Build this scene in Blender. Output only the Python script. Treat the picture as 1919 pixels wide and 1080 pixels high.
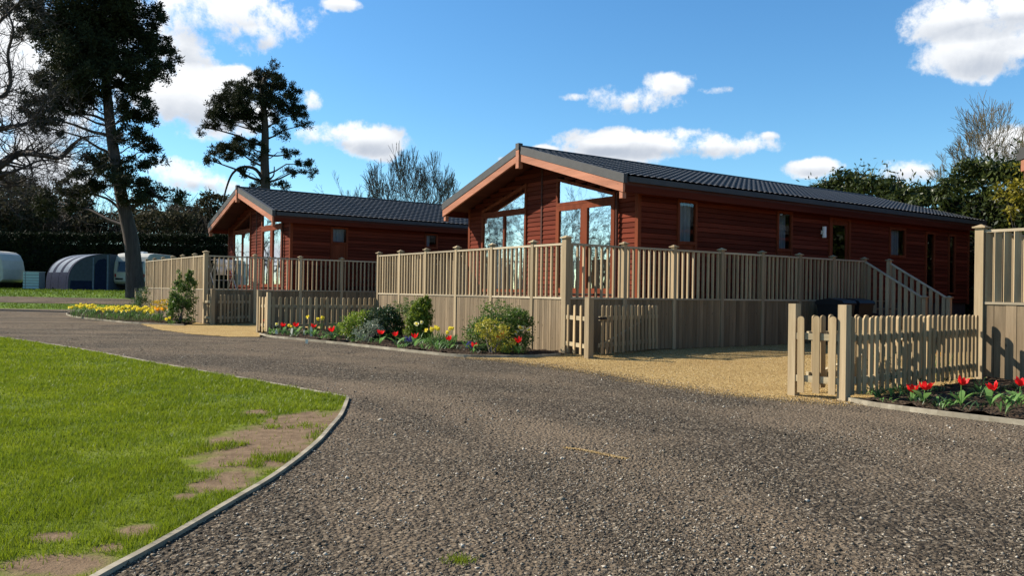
import bpy, bmesh, math, random
import numpy as np
from mathutils import Vector, Matrix, noise as mnoise
R=math.radians
for o in list(bpy.data.objects): bpy.data.objects.remove(o)
scn=bpy.context.scene; col=scn.collection

# ---------------------------------------------------------------- camera
F=1485.; H=1.2; ROLL=.0148; PITCH=6/1485.
X_=Vector((1,0,0))
fw=Vector((0,math.cos(PITCH),math.sin(PITCH))); up0=Vector((0,-math.sin(PITCH),math.cos(PITCH)))
cr=X_*math.cos(ROLL)+up0*math.sin(ROLL); cu=-X_*math.sin(ROLL)+up0*math.cos(ROLL)
O=Vector((0,0,H))
cd=bpy.data.cameras.new("camera"); cam=bpy.data.objects.new("camera",cd); col.objects.link(cam)
cd.sensor_width=36; cd.lens=F/1919*36; cd.clip_end=2000; cd.clip_start=.05
M=Matrix((cr,cu,-fw)).transposed().to_4x4(); M.translation=O; cam.matrix_world=M
scn.camera=cam

# ---------------------------------------------------------------- light
TH=R(34.75)
A_=Vector((math.cos(TH),math.sin(TH),0)); G_=Vector((-math.sin(TH),math.cos(TH),0))
LD=(.85*A_-1.05*G_-Vector((0,0,1))).normalized()
SUN=-LD
EL=math.asin(SUN.z); AZ=math.atan2(SUN.x,SUN.y)
sd=bpy.data.lights.new("sun",'SUN'); sd.energy=4.9; sd.angle=R(.53); sd.color=(1,.92,.79)
so=bpy.data.objects.new("sun",sd); col.objects.link(so); so.rotation_euler=LD.to_track_quat('-Z','Y').to_euler(); so.location=(-30,10,40)
scn.view_settings.view_transform='Standard'; scn.view_settings.look='None'
scn.view_settings.exposure=0.95; scn.view_settings.gamma=1
SKY_STR=.078

def px_dir(x,y): return (cr*((x-959.5)/F)-cu*((y-540)/F)+fw).normalized()
def gnd(x,y,z=0.):
    d=px_dir(x,y); t=(z-H)/d.z; return O+d*t
def at(x,y,Y):
    d=px_dir(x,y); return O+d*(Y/d.y)

class NT:
    def __init__(s,nt): s.nt=nt; s.n=nt.nodes; s.n.clear()
    def add(s,t,**k):
        n=s.n.new(t)
        for a,v in k.items(): setattr(n,a,v)
        return n
    def ln(s,a,b): s.nt.links.new(a,b)
    def put(s,inp,v):
        if isinstance(v,bpy.types.NodeSocket): s.ln(v,inp)
        elif v is not None: inp.default_value=v
    def math(s,op,a,b=None,c=None,clamp=False):
        n=s.add('ShaderNodeMath',operation=op,use_clamp=clamp)
        for i,v in enumerate((a,b,c)):
            if v is not None: s.put(n.inputs[i],v)
        return n.outputs[0]
    def mix(s,f,a,b,mode='MIX'):
        n=s.add('ShaderNodeMix',data_type='RGBA',blend_type=mode)
        s.put(n.inputs[0],f); s.put(n.inputs[6],c4(a)); s.put(n.inputs[7],c4(b)); return n.outputs[2]
    def ramp(s,f,stops):
        n=s.add('ShaderNodeValToRGB'); e=n.color_ramp.elements
        while len(e)<len(stops): e.new(.5)
        for i,(p,c) in enumerate(stops): e[i].position=p; e[i].color=c4(c)
        s.put(n.inputs[0],f); return n.outputs[0]
    def noise(s,vec,scale,detail=3,rough=.5,dist=0.):
        n=s.add('ShaderNodeTexNoise'); s.put(n.inputs['Vector'],vec); n.inputs['Scale'].default_value=scale
        n.inputs['Detail'].default_value=detail; n.inputs['Roughness'].default_value=rough; n.inputs['Distortion'].default_value=dist
        return n.outputs[0]
    def mapr(s,v,a,b,c=0.,d=1.,smooth=False):
        n=s.add('ShaderNodeMapRange'); 
        if smooth: n.interpolation_type='SMOOTHSTEP'
        s.put(n.inputs[0],v)
        for i,x in enumerate((a,b,c,d)): s.put(n.inputs[1+i],x)
        return n.outputs[0]
def c4(c):
    if isinstance(c,bpy.types.NodeSocket): return c
    if isinstance(c,(int,float)): return (c,c,c,1)
    return tuple(c) if len(c)==4 else (*c,1)

# sky: Nishita with cumulus laid out by direction
W=bpy.data.worlds.new("World"); scn.world=W; W.use_nodes=True
t=NT(W.node_tree)
sky=t.add('ShaderNodeTexSky',sky_type='NISHITA'); sky.sun_disc=False; sky.sun_elevation=EL; sky.sun_rotation=AZ
sky.altitude=50; sky.air_density=1.; sky.dust_density=.3; sky.ozone_density=1.6
tc=t.add('ShaderNodeTexCoord'); vec=tc.outputs['Generated']
sx=t.add('ShaderNodeSeparateXYZ'); t.ln(vec,sx.inputs[0])
az=t.math('ARCTAN2',sx.outputs[0],sx.outputs[1]); el=t.math('ARCSINE',sx.outputs[2])
n1=t.noise(vec,9,7,.62,.25); n2=t.noise(vec,34,6,.65)
mp=t.add('ShaderNodeMapping'); mp.inputs['Scale'].default_value=(1,1,2.2); t.ln(vec,mp.inputs[0]); n3=t.noise(mp.outputs[0],3.2,5,.55)
BL=[(420,20,150,70,1),(300,60,120,90,.9),(490,75,60,30,.7),(360,185,120,62,1),(440,150,60,30,.8),(470,215,70,35,.7),(580,190,30,26,.8),(600,255,70,28,1),(690,265,62,30,1),(640,240,55,25,.7),
 (345,330,70,34,1),(400,345,50,20,.9),(20,150,150,200,.8),(40,320,110,60,.9),(640,8,45,14,.7),(1195,185,95,30,.85),(1250,160,50,28,.9),(1210,270,150,30,1),(1330,275,110,24,1),(1130,275,60,20,.8),(1015,282,35,12,.8),(1440,255,22,10,.6),
 (1530,314,55,18,.9),(1830,30,150,40,1),(1860,95,110,45,1),(1900,20,90,60,1),(1890,280,60,40,.9),(1700,318,70,25,.8),(1080,182,40,10,.4),(1330,170,40,10,.35),(950,300,20,10,.4)]
dens=None; und=None
for (bx,by,rx,ry,s) in BL:
    d=px_dir(bx,by); a0=math.atan2(d.x,d.y); e0=math.asin(d.z)
    u=t.math('MULTIPLY',t.math('SUBTRACT',az,a0),F/rx*math.cos(e0)*1.0); v=t.math('MULTIPLY',t.math('SUBTRACT',el,e0),F/ry)
    q=t.math('SUBTRACT',s,t.math('ADD',t.math('MULTIPLY',u,u),t.math('MULTIPLY',v,v)))
    q=t.math('MAXIMUM',q,-3.)
    dens=q if dens is None else t.math('SMOOTH_MAX',dens,q,.35)
    vv=t.math('MULTIPLY',t.math('MAXIMUM',q,0.),t.math('MULTIPLY',v,-1.)); und=vv if und is None else t.math('ADD',und,vv)
# clouds elsewhere in the sky, outside the photograph's view
out=t.mapr(t.math('ABSOLUTE',az),.62,.8); hi=t.mapr(el,.45,.6); oth=t.math('MAXIMUM',out,hi)
gen=t.math('MULTIPLY',t.mapr(n3,.60,.70),oth)
w=t.math('ADD',t.math('MULTIPLY',t.math('SUBTRACT',n1,.5),5.2),t.math('MULTIPLY',t.math('SUBTRACT',n2,.5),2.2))
dm=t.math('ADD',dens,w)
mask=t.mapr(dm,-.1,.8,smooth=True); mask=t.math('MAXIMUM',mask,gen,clamp=True)
shade=t.mapr(t.math('ADD',und,t.math('MULTIPLY',t.math('SUBTRACT',n1,.5),1.5)),-.25,.75,0,1,True)
ccol=t.mix(shade,(1.08,1.1,1.12),(.52,.58,.68))
hs=t.add('ShaderNodeHueSaturation'); hs.inputs['Saturation'].default_value=1.22; t.ln(sky.outputs[0],hs.inputs['Color']); skyc=t.mix(1.,hs.outputs[0],(.82,1.10,1.20),'MULTIPLY')
bg1=t.add('ShaderNodeBackground'); t.ln(skyc,bg1.inputs[0]); bg1.inputs[1].default_value=SKY_STR
bg2=t.add('ShaderNodeBackground'); t.ln(ccol,bg2.inputs[0]); bg2.inputs[1].default_value=.52
ms=t.add('ShaderNodeMixShader'); t.ln(mask,ms.inputs[0]); t.ln(bg1.outputs[0],ms.inputs[1]); t.ln(bg2.outputs[0],ms.inputs[2])
wo=t.add('ShaderNodeOutputWorld'); t.ln(ms.outputs[0],wo.inputs[0])

# ---------------------------------------------------------------- mesh helpers
def tag(o,label=None,cat=None,group=None,kind=None):
    if label: o['label']=label
    if cat: o['category']=cat
    if group: o['group']=group
    if kind: o['kind']=kind
    return o
def empty(name,loc,rz=0.,label=None,cat=None,group=None):
    o=bpy.data.objects.new(name,None); col.objects.link(o); o.location=loc; o.rotation_euler=(0,0,rz); o.empty_display_size=.1
    return tag(o,label,cat,group)
class MB:
    def __init__(s): s.v=[]; s.f=[]; s.mi=[]
    def face(s,ps,m=0):
        b=len(s.v); s.v+= [tuple(p) for p in ps]; s.f.append(tuple(range(b,b+len(ps)))); s.mi.append(m); return s
    def hexa(s,p,m=0):   # 8 corners: bottom 4 ccw, top 4 ccw
        b=len(s.v); s.v+=[tuple(q) for q in p]
        for f in ((3,2,1,0),(4,5,6,7),(0,1,5,4),(1,2,6,5),(2,3,7,6),(3,0,4,7)): s.f.append(tuple(b+i for i in f)); s.mi.append(m)
        return s
    def box(s,x0,x1,y0,y1,z0,z1,m=0):
        return s.hexa(((x0,y0,z0),(x1,y0,z0),(x1,y1,z0),(x0,y1,z0),(x0,y0,z1),(x1,y0,z1),(x1,y1,z1),(x0,y1,z1)),m)
    def prism(s,poly,axis,lo,hi,m=0):  # poly: 2D list extruded on axis
        n=len(poly); b=len(s.v)
        def mk(p,c):
            return (c,p[0],p[1]) if axis==0 else ((p[0],c,p[1]) if axis==1 else (p[0],p[1],c))
        s.v+=[mk(p,lo) for p in poly]+[mk(p,hi) for p in poly]
        s.f.append(tuple(range(b,b+n))[::-1]); s.f.append(tuple(range(b+n,b+2*n))); s.mi+=[m,m]
        for i in range(n): j=(i+1)%n; s.f.append((b+i,b+j,b+n+j,b+n+i)); s.mi.append(m)
        return s
    def bar(s,p,q,w,h,m=0,up=Vector((0,0,1))):
        p=Vector(p);q=Vector(q); d=(q-p).normalized(); 
        sd=d.cross(up); 
        if sd.length<1e-4: sd=Vector((1,0,0))
        sd.normalize(); u=sd.cross(d); a=sd*w/2; b=u*h/2
        return s.hexa((p-a-b,p+a-b,q+a-b,q-a-b,p-a+b,p+a+b,q+a+b,q-a+b),m)
    def tube(s,pts,rad,k=6,m=0,cap=False):
        pts=[Vector(p) for p in pts]; b0=len(s.v); n=len(pts); ref=None
        for i,p in enumerate(pts):
            d=(pts[min(i+1,n-1)]-pts[max(i-1,0)]); d=d.normalized() if d.length>1e-9 else Vector((0,0,1))
            if ref is None: ref=Vector((1,0,0)) if abs(d.x)<.9 else Vector((0,1,0))
            x=(ref-d*ref.dot(d)).normalized(); ref=x; y=d.cross(x); r=rad[i] if hasattr(rad,'__len__') else rad
            for j in range(k):
                a=2*math.pi*j/k; s.v.append(tuple(p+x*(math.cos(a)*r)+y*(math.sin(a)*r)))
        for i in range(n-1):
            for j in range(k):
                a=b0+i*k+j; c=b0+i*k+(j+1)%k; s.f.append((a,c,c+k,a+k)); s.mi.append(m)
        if cap:
            s.f.append(tuple(b0+j for j in range(k))[::-1]); s.f.append(tuple(b0+(n-1)*k+j for j in range(k))); s.mi+=[m,m]
        return s
    def build(s,name,mats,parent=None,smooth=False,recalc=True):
        me=bpy.data.meshes.new(name); me.from_pydata(s.v,[],s.f)
        if not isinstance(mats,(list,tuple)): mats=[mats]
        for m in mats: me.materials.append(m)
        if any(s.mi): me.polygons.foreach_set('material_index',s.mi)
        if smooth: me.polygons.foreach_set('use_smooth',[True]*len(s.f))
        me.update()
        o=bpy.data.objects.new(name,me); col.objects.link(o)
        if parent: o.parent=parent
        return o
def fast(name,V,Fc,mats,parent=None,mi=None,smooth=False):
    V=np.asarray(V,np.float32); Fc=np.asarray(Fc,np.int32); k=Fc.shape[1]
    me=bpy.data.meshes.new(name); me.vertices.add(len(V)); me.vertices.foreach_set('co',V.ravel())
    me.loops.add(Fc.size); me.loops.foreach_set('vertex_index',Fc.ravel()); me.polygons.add(len(Fc))
    me.polygons.foreach_set('loop_start',np.arange(0,Fc.size,k,dtype=np.int32))
    try: me.polygons.foreach_set('loop_total',np.full(len(Fc),k,dtype=np.int32))
    except Exception: pass
    if not isinstance(mats,(list,tuple)): mats=[mats]
    for m in mats: me.materials.append(m)
    if mi is not None: me.polygons.foreach_set('material_index',np.asarray(mi,np.int32))
    if smooth: me.polygons.foreach_set('use_smooth',np.ones(len(Fc),bool))
    me.update(calc_edges=True); me.validate()
    o=bpy.data.objects.new(name,me); col.objects.link(o)
    if parent: o.parent=parent
    return o
def dup(root,parent=None):
    c=root.copy(); col.objects.link(c)
    if parent is not None: c.parent=parent
    for ch in list(root.children): dup(ch,c)
    return c
rnd=random.Random(7); RG=np.random.default_rng(11)

# ---------------------------------------------------------------- materials
def mat(name): 
    m=bpy.data.materials.new(name); m.use_nodes=True; return m,NT(m.node_tree)
def finish(t,colr,rough=.6,bump=None,bstr=.3,bdist=.01,spec=.3,transl=0.,metal=0.,coat=0.):
    p=t.add('ShaderNodeBsdfPrincipled'); t.put(p.inputs['Base Color'],c4(colr)); t.put(p.inputs['Roughness'],rough)
    p.inputs['Specular IOR Level'].default_value=spec; p.inputs['Metallic'].default_value=metal; p.inputs['Coat Weight'].default_value=coat
    if bump is not None:
        b=t.add('ShaderNodeBump'); b.inputs['Strength'].default_value=bstr; b.inputs['Distance'].default_value=bdist; t.ln(bump,b.inputs['Height']); t.ln(b.outputs[0],p.inputs['Normal'])
    out=t.add('ShaderNodeOutputMaterial'); sh=p.outputs[0]
    if transl:
        tr=t.add('ShaderNodeBsdfTranslucent'); t.put(tr.inputs[0],c4(colr)); mx=t.add('ShaderNodeMixShader'); mx.inputs[0].default_value=transl
        t.ln(sh,mx.inputs[1]); t.ln(tr.outputs[0],mx.inputs[2]); sh=mx.outputs[0]
    t.ln(sh,out.inputs[0])
def objv(t): return t.add('ShaderNodeTexCoord').outputs['Object']
def stretched(t,sc):
    mp=t.add('ShaderNodeMapping'); mp.inputs['Scale'].default_value=sc; t.ln(objv(t),mp.inputs[0]); return mp.outputs[0]
def wood(name,c0,c1,axis='z',rough=.75,knots=True,fine=26,var=.35,spec=.2):
    m,t=mat(name); sc={'z':(1,1,.06),'x':(.06,1,1),'y':(1,.06,1)}[axis]
    ge=t.add('ShaderNodeNewGeometry'); oi=t.add('ShaderNodeObjectInfo')
    rn=t.math('FRACT',t.math('ADD',ge.outputs['Random Per Island'],oi.outputs['Random']))
    v=stretched(t,sc); va=t.add('ShaderNodeVectorMath',operation='ADD'); t.ln(v,va.inputs[0]); cb=t.add('ShaderNodeCombineXYZ'); t.ln(t.math('MULTIPLY',rn,37.),cb.inputs[0]); t.ln(t.math('MULTIPLY',rn,17.),cb.inputs[2]); t.ln(cb.outputs[0],va.inputs[1])
    n=t.noise(va.outputs[0],fine,5,.65,.4); n0=t.noise(va.outputs[0],4,3,.5)
    c=t.mix(t.mapr(n,.3,.7),c0,c1); c=t.mix(t.mapr(n0,.35,.7,0,.6),c,tuple(x*.55 for x in c0))
    if knots:
        vo=t.add('ShaderNodeTexVoronoi'); vo.inputs['Scale'].default_value=3.2; mp=stretched(t,tuple(1.8 if s==1 else .9 for s in sc)); t.ln(mp,vo.inputs['Vector'])
        c=t.mix(t.mapr(vo.outputs['Distance'],.02,.1,.8,0),c,tuple(x*.28 for x in c0))
    br=t.mapr(rn,0,1,1-var,1+var*.5); cc=t.add('ShaderNodeVectorMath',operation='SCALE'); t.ln(c,cc.inputs[0]); t.ln(br,cc.inputs['Scale'])
    finish(t,cc.outputs[0],rough,n,.35,.004,spec); return m
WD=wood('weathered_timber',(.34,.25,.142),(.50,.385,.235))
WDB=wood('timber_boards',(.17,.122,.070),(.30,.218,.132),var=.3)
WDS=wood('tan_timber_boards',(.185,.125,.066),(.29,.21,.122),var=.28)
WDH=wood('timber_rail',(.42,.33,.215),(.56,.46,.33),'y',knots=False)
WDP=wood('picket_timber',(.34,.238,.122),(.50,.37,.21))
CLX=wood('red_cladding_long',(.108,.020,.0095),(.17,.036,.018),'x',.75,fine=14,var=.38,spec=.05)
CLY=wood('red_cladding_gable',(.108,.020,.0095),(.17,.036,.018),'y',.75,fine=14,var=.38,spec=.05)
CLZ=wood('red_trim',(.145,.034,.013),(.21,.052,.022),'z',.7,fine=14,var=.1,spec=.07)
BARGE=wood('bargeboard_wood',(.36,.135,.07),(.48,.20,.115),'y',.5,fine=12,var=.08,spec=.2)
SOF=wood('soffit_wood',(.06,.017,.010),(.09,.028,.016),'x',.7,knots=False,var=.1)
def plain(name,c,rough=.5,n=0.,sc=8,**k):
    m,t=mat(name); cc=c
    if n: cc=t.mix(t.mapr(t.noise(objv(t),sc,4,.6),.3,.7,0,1),tuple(x*(1-n) for x in c),tuple(min(1,x*(1+n*.6)) for x in c))
    finish(t,cc,rough,**k); return m
ROOFM=plain('roof_tiles',(.042,.041,.039),.5,.5,30,spec=.2)
VERGE=plain('verge_trim',(.05,.048,.046),.6,.2,5)
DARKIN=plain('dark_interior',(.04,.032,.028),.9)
CURT=plain('net_curtain',(.30,.33,.35),.9,.15,4)
WHITE=plain('white_plastic',(.75,.75,.73),.4,.08,3)
CARA=plain('caravan_panel',(.50,.48,.42),.5,.12,2)
GREYP=plain('grey_plastic',(.22,.23,.25),.4)
BLACK=plain('black_plastic',(.012,.012,.014),.45,.2,6)
RUB=plain('rubber',(.02,.02,.02),.8)
NAVY=plain('navy_fabric',(.010,.016,.04),.8,.2,4,spec=.05)
SILV=plain('silver_fabric',(.12,.15,.20),.7,.25,5,spec=.1)
PANELG=plain('grey_fabric',(.045,.055,.075),.7,.2,5)
METAL=plain('metal_rod',(.5,.5,.5),.35,metal=.8)
TOWEL=plain('towel',(.7,.68,.64),.95,.15,6)
TEAL=plain('pale_teal_slat',(.42,.55,.55),.5,.1,5)
SILL=plain('stone_tag',(.72,.66,.50),.8,.2,9)
# window glass
m,t=mat('window_glass'); fr=t.add('ShaderNodeFresnel'); fr.inputs[0].default_value=1.65
gl=t.add('ShaderNodeBsdfGlossy'); gl.inputs['Roughness'].default_value=.02; gl.inputs[0].default_value=(.9,.95,1,1)
bb=t.add('ShaderNodeBump'); bb.inputs['Strength'].default_value=.05; bb.inputs['Distance'].default_value=.02; t.ln(t.noise(objv(t),2.2,2),bb.inputs['Height']); t.ln(bb.outputs[0],gl.inputs['Normal'])
trn=t.add('ShaderNodeBsdfTransparent'); trn.inputs[0].default_value=(.78,.84,.86,1)
mx=t.add('ShaderNodeMixShader'); t.ln(t.math('MULTIPLY_ADD',fr.outputs[0],0.62,.03,clamp=True),mx.inputs[0]); t.ln(trn.outputs[0],mx.inputs[1]); t.ln(gl.outputs[0],mx.inputs[2])
t.ln(mx.outputs[0],t.add('ShaderNodeOutputMaterial').inputs[0]); GLASS=m

def leafm(name,ca,cb,tr=.35,rough=.5,sc=1.5,spec=.3):
    m,t=mat(name); ge=t.add('ShaderNodeNewGeometry'); n=t.noise(objv(t),sc,3,.6)
    c=t.mix(t.math('ADD',t.math('MULTIPLY',ge.outputs['Random Per Island'],.6),t.mapr(n,.3,.7,0,.4)),ca,cb)
    finish(t,c,rough,transl=tr,spec=spec); return m
PINEL=leafm('pine_needles',(.012,.017,.008),(.045,.048,.02),.15,.7,.6,.1)
HEDL=leafm('hedge_leaves',(.006,.010,.005),(.022,.030,.010),.12,.7,.5,.1)
LAUR=leafm('laurel_leaves',(.010,.022,.006),(.07,.085,.018),.3,.4,.6)
YELL=leafm('golden_leaves',(.12,.12,.01),(.30,.24,.02),.4,.6)
GR1=leafm('grass_blade',(.085,.135,.006),(.225,.265,.013),.5,.5,1.1)
GRF=leafm('rough_grass_blade',(.05,.09,.008),(.12,.17,.012),.45,.6,.3)
SHG=leafm('shrub_green',(.04,.085,.015),(.12,.19,.03),.4,.5,4)
SHD=leafm('shrub_dark',(.015,.035,.012),(.06,.10,.035),.25,.35,4)
SHY=leafm('shrub_lime',(.13,.20,.02),(.28,.36,.04),.45,.5,4)
SPIK=leafm('bulb_leaves',(.04,.10,.02),(.12,.22,.05),.4,.45,5)
TULL=leafm('tulip_leaves',(.10,.22,.06),(.22,.38,.10),.45,.45,5)
def petal(name,ca,cb): return leafm(name,ca,cb,.35,.5,9,.2)
PRED=petal('red_petals',(.62,.008,.012),(.85,.02,.02)); PYEL=petal('yellow_petals',(.70,.52,.02),(.92,.80,.10)); PORA=petal('orange_petals',(.85,.35,.02),(.9,.5,.03))
PCRE=petal('cream_petals',(.80,.78,.45),(.9,.88,.6)); PBLU=petal('blue_petals',(.04,.035,.22),(.08,.07,.38))
BARK=wood('pine_bark',(.045,.032,.026),(.10,.072,.058),knots=False,fine=12,var=.1)
TWIG=plain('bare_twigs',(.075,.058,.045),.8,.3,3); TWIGP=plain('grey_twigs',(.12,.10,.085),.8,.3,3); TWIGY=plain('mossy_twigs',(.10,.08,.045),.8,.3,2)
LOG=plain('deadwood',(.30,.25,.19),.8,.2,3)

# ---------------------------------------------------------------- ground
def terr(x,y):
    s=min(1,max(0,(y-37)/15)); s=s*s*(3-2*s); w=min(1,max(0,(-9-x)/8)); return .85*s*w
def stone_mat(name,cols,scale,patch,patchcol,bstr=.8,bd=.015,rough=.85):
    m,t=mat(name); v=objv(t)
    vo=t.add('ShaderNodeTexVoronoi'); vo.inputs['Scale'].default_value=scale; t.ln(v,vo.inputs['Vector'])
    v2=t.add('ShaderNodeTexVoronoi'); v2.inputs['Scale'].default_value=scale*2.3; t.ln(v,v2.inputs['Vector'])
    s=t.add('ShaderNodeSeparateColor'); t.ln(vo.outputs['Color'],s.inputs[0]); s2=t.add('ShaderNodeSeparateColor'); t.ln(v2.outputs['Color'],s2.inputs[0])
    f=t.math('ADD',t.math('MULTIPLY',s.outputs[0],.55),t.math('MULTIPLY',s2.outputs[0],.45))
    c=t.ramp(f,cols)
    big=t.noise(v,patch,5,.6,.5)
    if name=='dark_gravel':
        ds=t.add('ShaderNodeVectorMath',operation='DISTANCE'); t.ln(v,ds.inputs[0]); ds.inputs[1].default_value=(-9.5,1.5,0); cbn=t.add('ShaderNodeCombineXYZ'); t.ln(ds.outputs['Value'],cbn.inputs[0]); t.ln(t.math('MULTIPLY',big,1.2),cbn.inputs[1]); big=t.math('ADD',t.math('MULTIPLY',big,.5),t.math('MULTIPLY',t.noise(cbn.outputs[0],1.1,3,.5),.55))
    c=t.mix(t.mapr(big,.45,.63,0,.72),c,patchcol)
    c=t.mix(t.mapr(vo.outputs['Distance'],.25,.75,0,.45),c,(.02,.018,.015))
    hgt=t.math('SUBTRACT',t.noise(v,scale*1.2,3),t.math('MULTIPLY',vo.outputs['Distance'],.8))
    finish(t,c,rough,hgt,bstr,bd,.05); return m
ROADM=stone_mat('dark_gravel',[(0,(.020,.016,.012)),(.35,(.058,.045,.032)),(.62,(.118,.092,.064)),(.85,(.23,.187,.135)),(1,(.42,.37,.29))],38,.42,(.225,.168,.112),1.,.022)
GOLD=stone_mat('golden_gravel',[(0,(.24,.145,.045)),(.4,(.40,.265,.095)),(.75,(.52,.37,.16)),(1,(.68,.53,.29))],48,.9,(.36,.235,.09),.8,.014)
SOIL=stone_mat('bed_soil',[(0,(.022,.014,.009)),(.5,(.055,.037,.024)),(1,(.13,.092,.062))],26,2.2,(.05,.033,.022),1.,.04,.95)
# rough grass of the far field
m,t=mat('field_grass'); v=objv(t); c=t.mix(t.mapr(t.noise(v,.5,4,.6),.35,.65),(.055,.11,.012),(.12,.19,.02)); c=t.mix(t.mapr(t.noise(v,1.7,4),.5,.7,0,.5),c,(.07,.055,.035)); finish(t,c,.9,t.noise(v,30,3),.8,.03,.1); FIELD=m

def grid(name,x0,x1,y0,y1,nx,ny,zf,m,kind='structure'):
    xs=np.linspace(x0,x1,nx); ys=np.linspace(y0,y1,ny)
    V=[(x,y,zf(x,y)) for y in ys for x in xs]; Fc=[(j*nx+i,j*nx+i+1,(j+1)*nx+i+1,(j+1)*nx+i) for j in range(ny-1) for i in range(nx-1)]
    return tag(fast(name,V,Fc,m,smooth=True),kind=kind)
grid('ground',-160,160,-30,420,161,151,lambda x,y:terr(x,y)-.03,FIELD)
def sheet(name,pts,z,m,kind='structure',tf=False):
    bm=bmesh.new(); vs=[bm.verts.new((p[0],p[1],z+(terr(p[0],p[1]) if tf else 0))) for p in pts]; f=bm.faces.new(vs)
    if f.normal.z<0: f.normal_flip()
    bmesh.ops.triangulate(bm,faces=[f]); me=bpy.data.meshes.new(name); bm.to_mesh(me); bm.free(); me.materials.append(m)
    for p in me.polygons:
        if p.normal.z<0: p.flip()
    o=bpy.data.objects.new(name,me); col.objects.link(o); return tag(o,kind=kind)
def pxs(l): return [tuple(gnd(*p))[:2] for p in l]
# the drive: a wide sheet of dark gravel
roadl=[(-40,-6),(-40,30.5)]+pxs([(0,578),(60,575),(120,573),(200,571),(300,573)])+[(-13.5,40),(30,40),(30,-6)]
sheet('road',roadl,0,ROADM)
sheet('track',[(-60,41.5),(-60,45.5),(-32,45.4),(-22,44.8),(-14,43.0),(-14,39.5),(-22,41.8),(-32,42.0)],-.01,ROADM,tf=True).location.z=.005
def rough_edge(pts,step=.12,amp=.06,seed=1):
    out=[]; r=random.Random(seed)
    for a,b in zip(pts[:-1],pts[1:]):
        a=Vector(a);b=Vector(b); n=max(1,int((b-a).length/step))
        for i in range(n):
            p=a.lerp(b,i/n); out.append((p.x+r.uniform(-amp,amp),p.y+r.uniform(-amp,amp)))
    out.append(tuple(pts[-1])); return out
gold_front=rough_edge(pxs([(872,671),(930,676),(1000,684),(1090,697),(1180,712),(1290,730),(1390,744),(1480,752),(1550,758),(1588,757)]),seed=3)
C1=gnd(1059,664); C1.z=0
def L1(a,g,z=0): return C1+A_*a+G_*g+Vector((0,0,z))
gold_poly=gold_front+[tuple(L1(2.8,-6.6))[:2],tuple(L1(3.2,-7.5))[:2],tuple(L1(18.5,-7.5))[:2],tuple(L1(18.5,.6))[:2],tuple(L1(.4,.6))[:2],tuple(L1(.3,.3))[:2],(gnd(1000,664))[:2],]
gold_poly=[tuple(p) for p in gold_poly]
sheet('gravel_path',gold_poly,.006,GOLD)
C2=gnd(384,607.5); C2.z=0; TH2=R(36); A2=Vector((math.cos(TH2),math.sin(TH2),0)); G2=Vector((-math.sin(TH2),math.cos(TH2),0))
def L2(a,g,z=0): return C2+A2*a+G2*g+Vector((0,0,z))
gold2_front=rough_edge(pxs([(262,608),(300,619),(360,627),(430,632),(486,632)]),seed=5)
gold2=gold2_front+[tuple(p)[:2] for p in (gnd(500,610),L1(-.3,8.6),L1(6,8.8),L2(6,.3),L2(.3,.3),L2(.3,3.5))]
sheet('gravel_path',gold2,.006,GOLD)

# flower beds and their timber kerbs
kb=WDH
def kerb(name,pts,label,w=.035,h=.05,z=0,m=None):
    mb=MB(); pts=[Vector((p[0],p[1],0)) for p in pts]
    for a,b in zip(pts[:-1],pts[1:]):
        d=(b-a).normalized(); s=Vector((-d.y,d.x,0))*w/2
        mb.hexa((a+s,a-s,b-s,b+s,a+s+Vector((0,0,z+h)),a-s+Vector((0,0,z+h)),b-s+Vector((0,0,z+h)),b+s+Vector((0,0,z+h))))
    return tag(mb.build(name,m or KERBM),label,'edging')
KERBM=wood('kerb_timber',(.25,.21,.145),(.40,.35,.26),'x',knots=False,fine=10,var=.25)
def smooth_pts(pts,n=6):
    P=[Vector((p[0],p[1],0)) for p in pts]; out=[]
    for i in range(len(P)-1):
        p0=P[max(i-1,0)];p1=P[i];p2=P[i+1];p3=P[min(i+2,len(P)-1)]
        for k in range(n):
            t=k/n; out.append(.5*((2*p1)+(p2-p0)*t+(2*p0-5*p1+4*p2-p3)*t*t+(3*p1-p0-3*p2+p3)*t**3))
    out.append(P[-1]); return [(p.x,p.y) for p in out]
k1=smooth_pts(pxs([(152,583),(125,589),(140,595),(180,600),(240,606),(300,609),(345,611)]))
k2=smooth_pts(pxs([(487,628),(510,633),(560,638),(640,646),(720,655),(800,664),(870,670),(950,671),(1010,670),(1050,667)]))
k3=smooth_pts(pxs([(1583,752),(1640,763),(1720,774),(1800,784),(1919,798),(2100,822)]))
kerb('edging_board',k1,'thin pale timber edging around the daffodil bed at the far left deck')
kerb('edging_board',k2,'thin timber edging curving along the tulip bed in front of the near deck')
kerb('edging_board',k3,'pale timber edging at the front of the right-hand tulip bed')
def tup(p): return (p[0],p[1])
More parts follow.
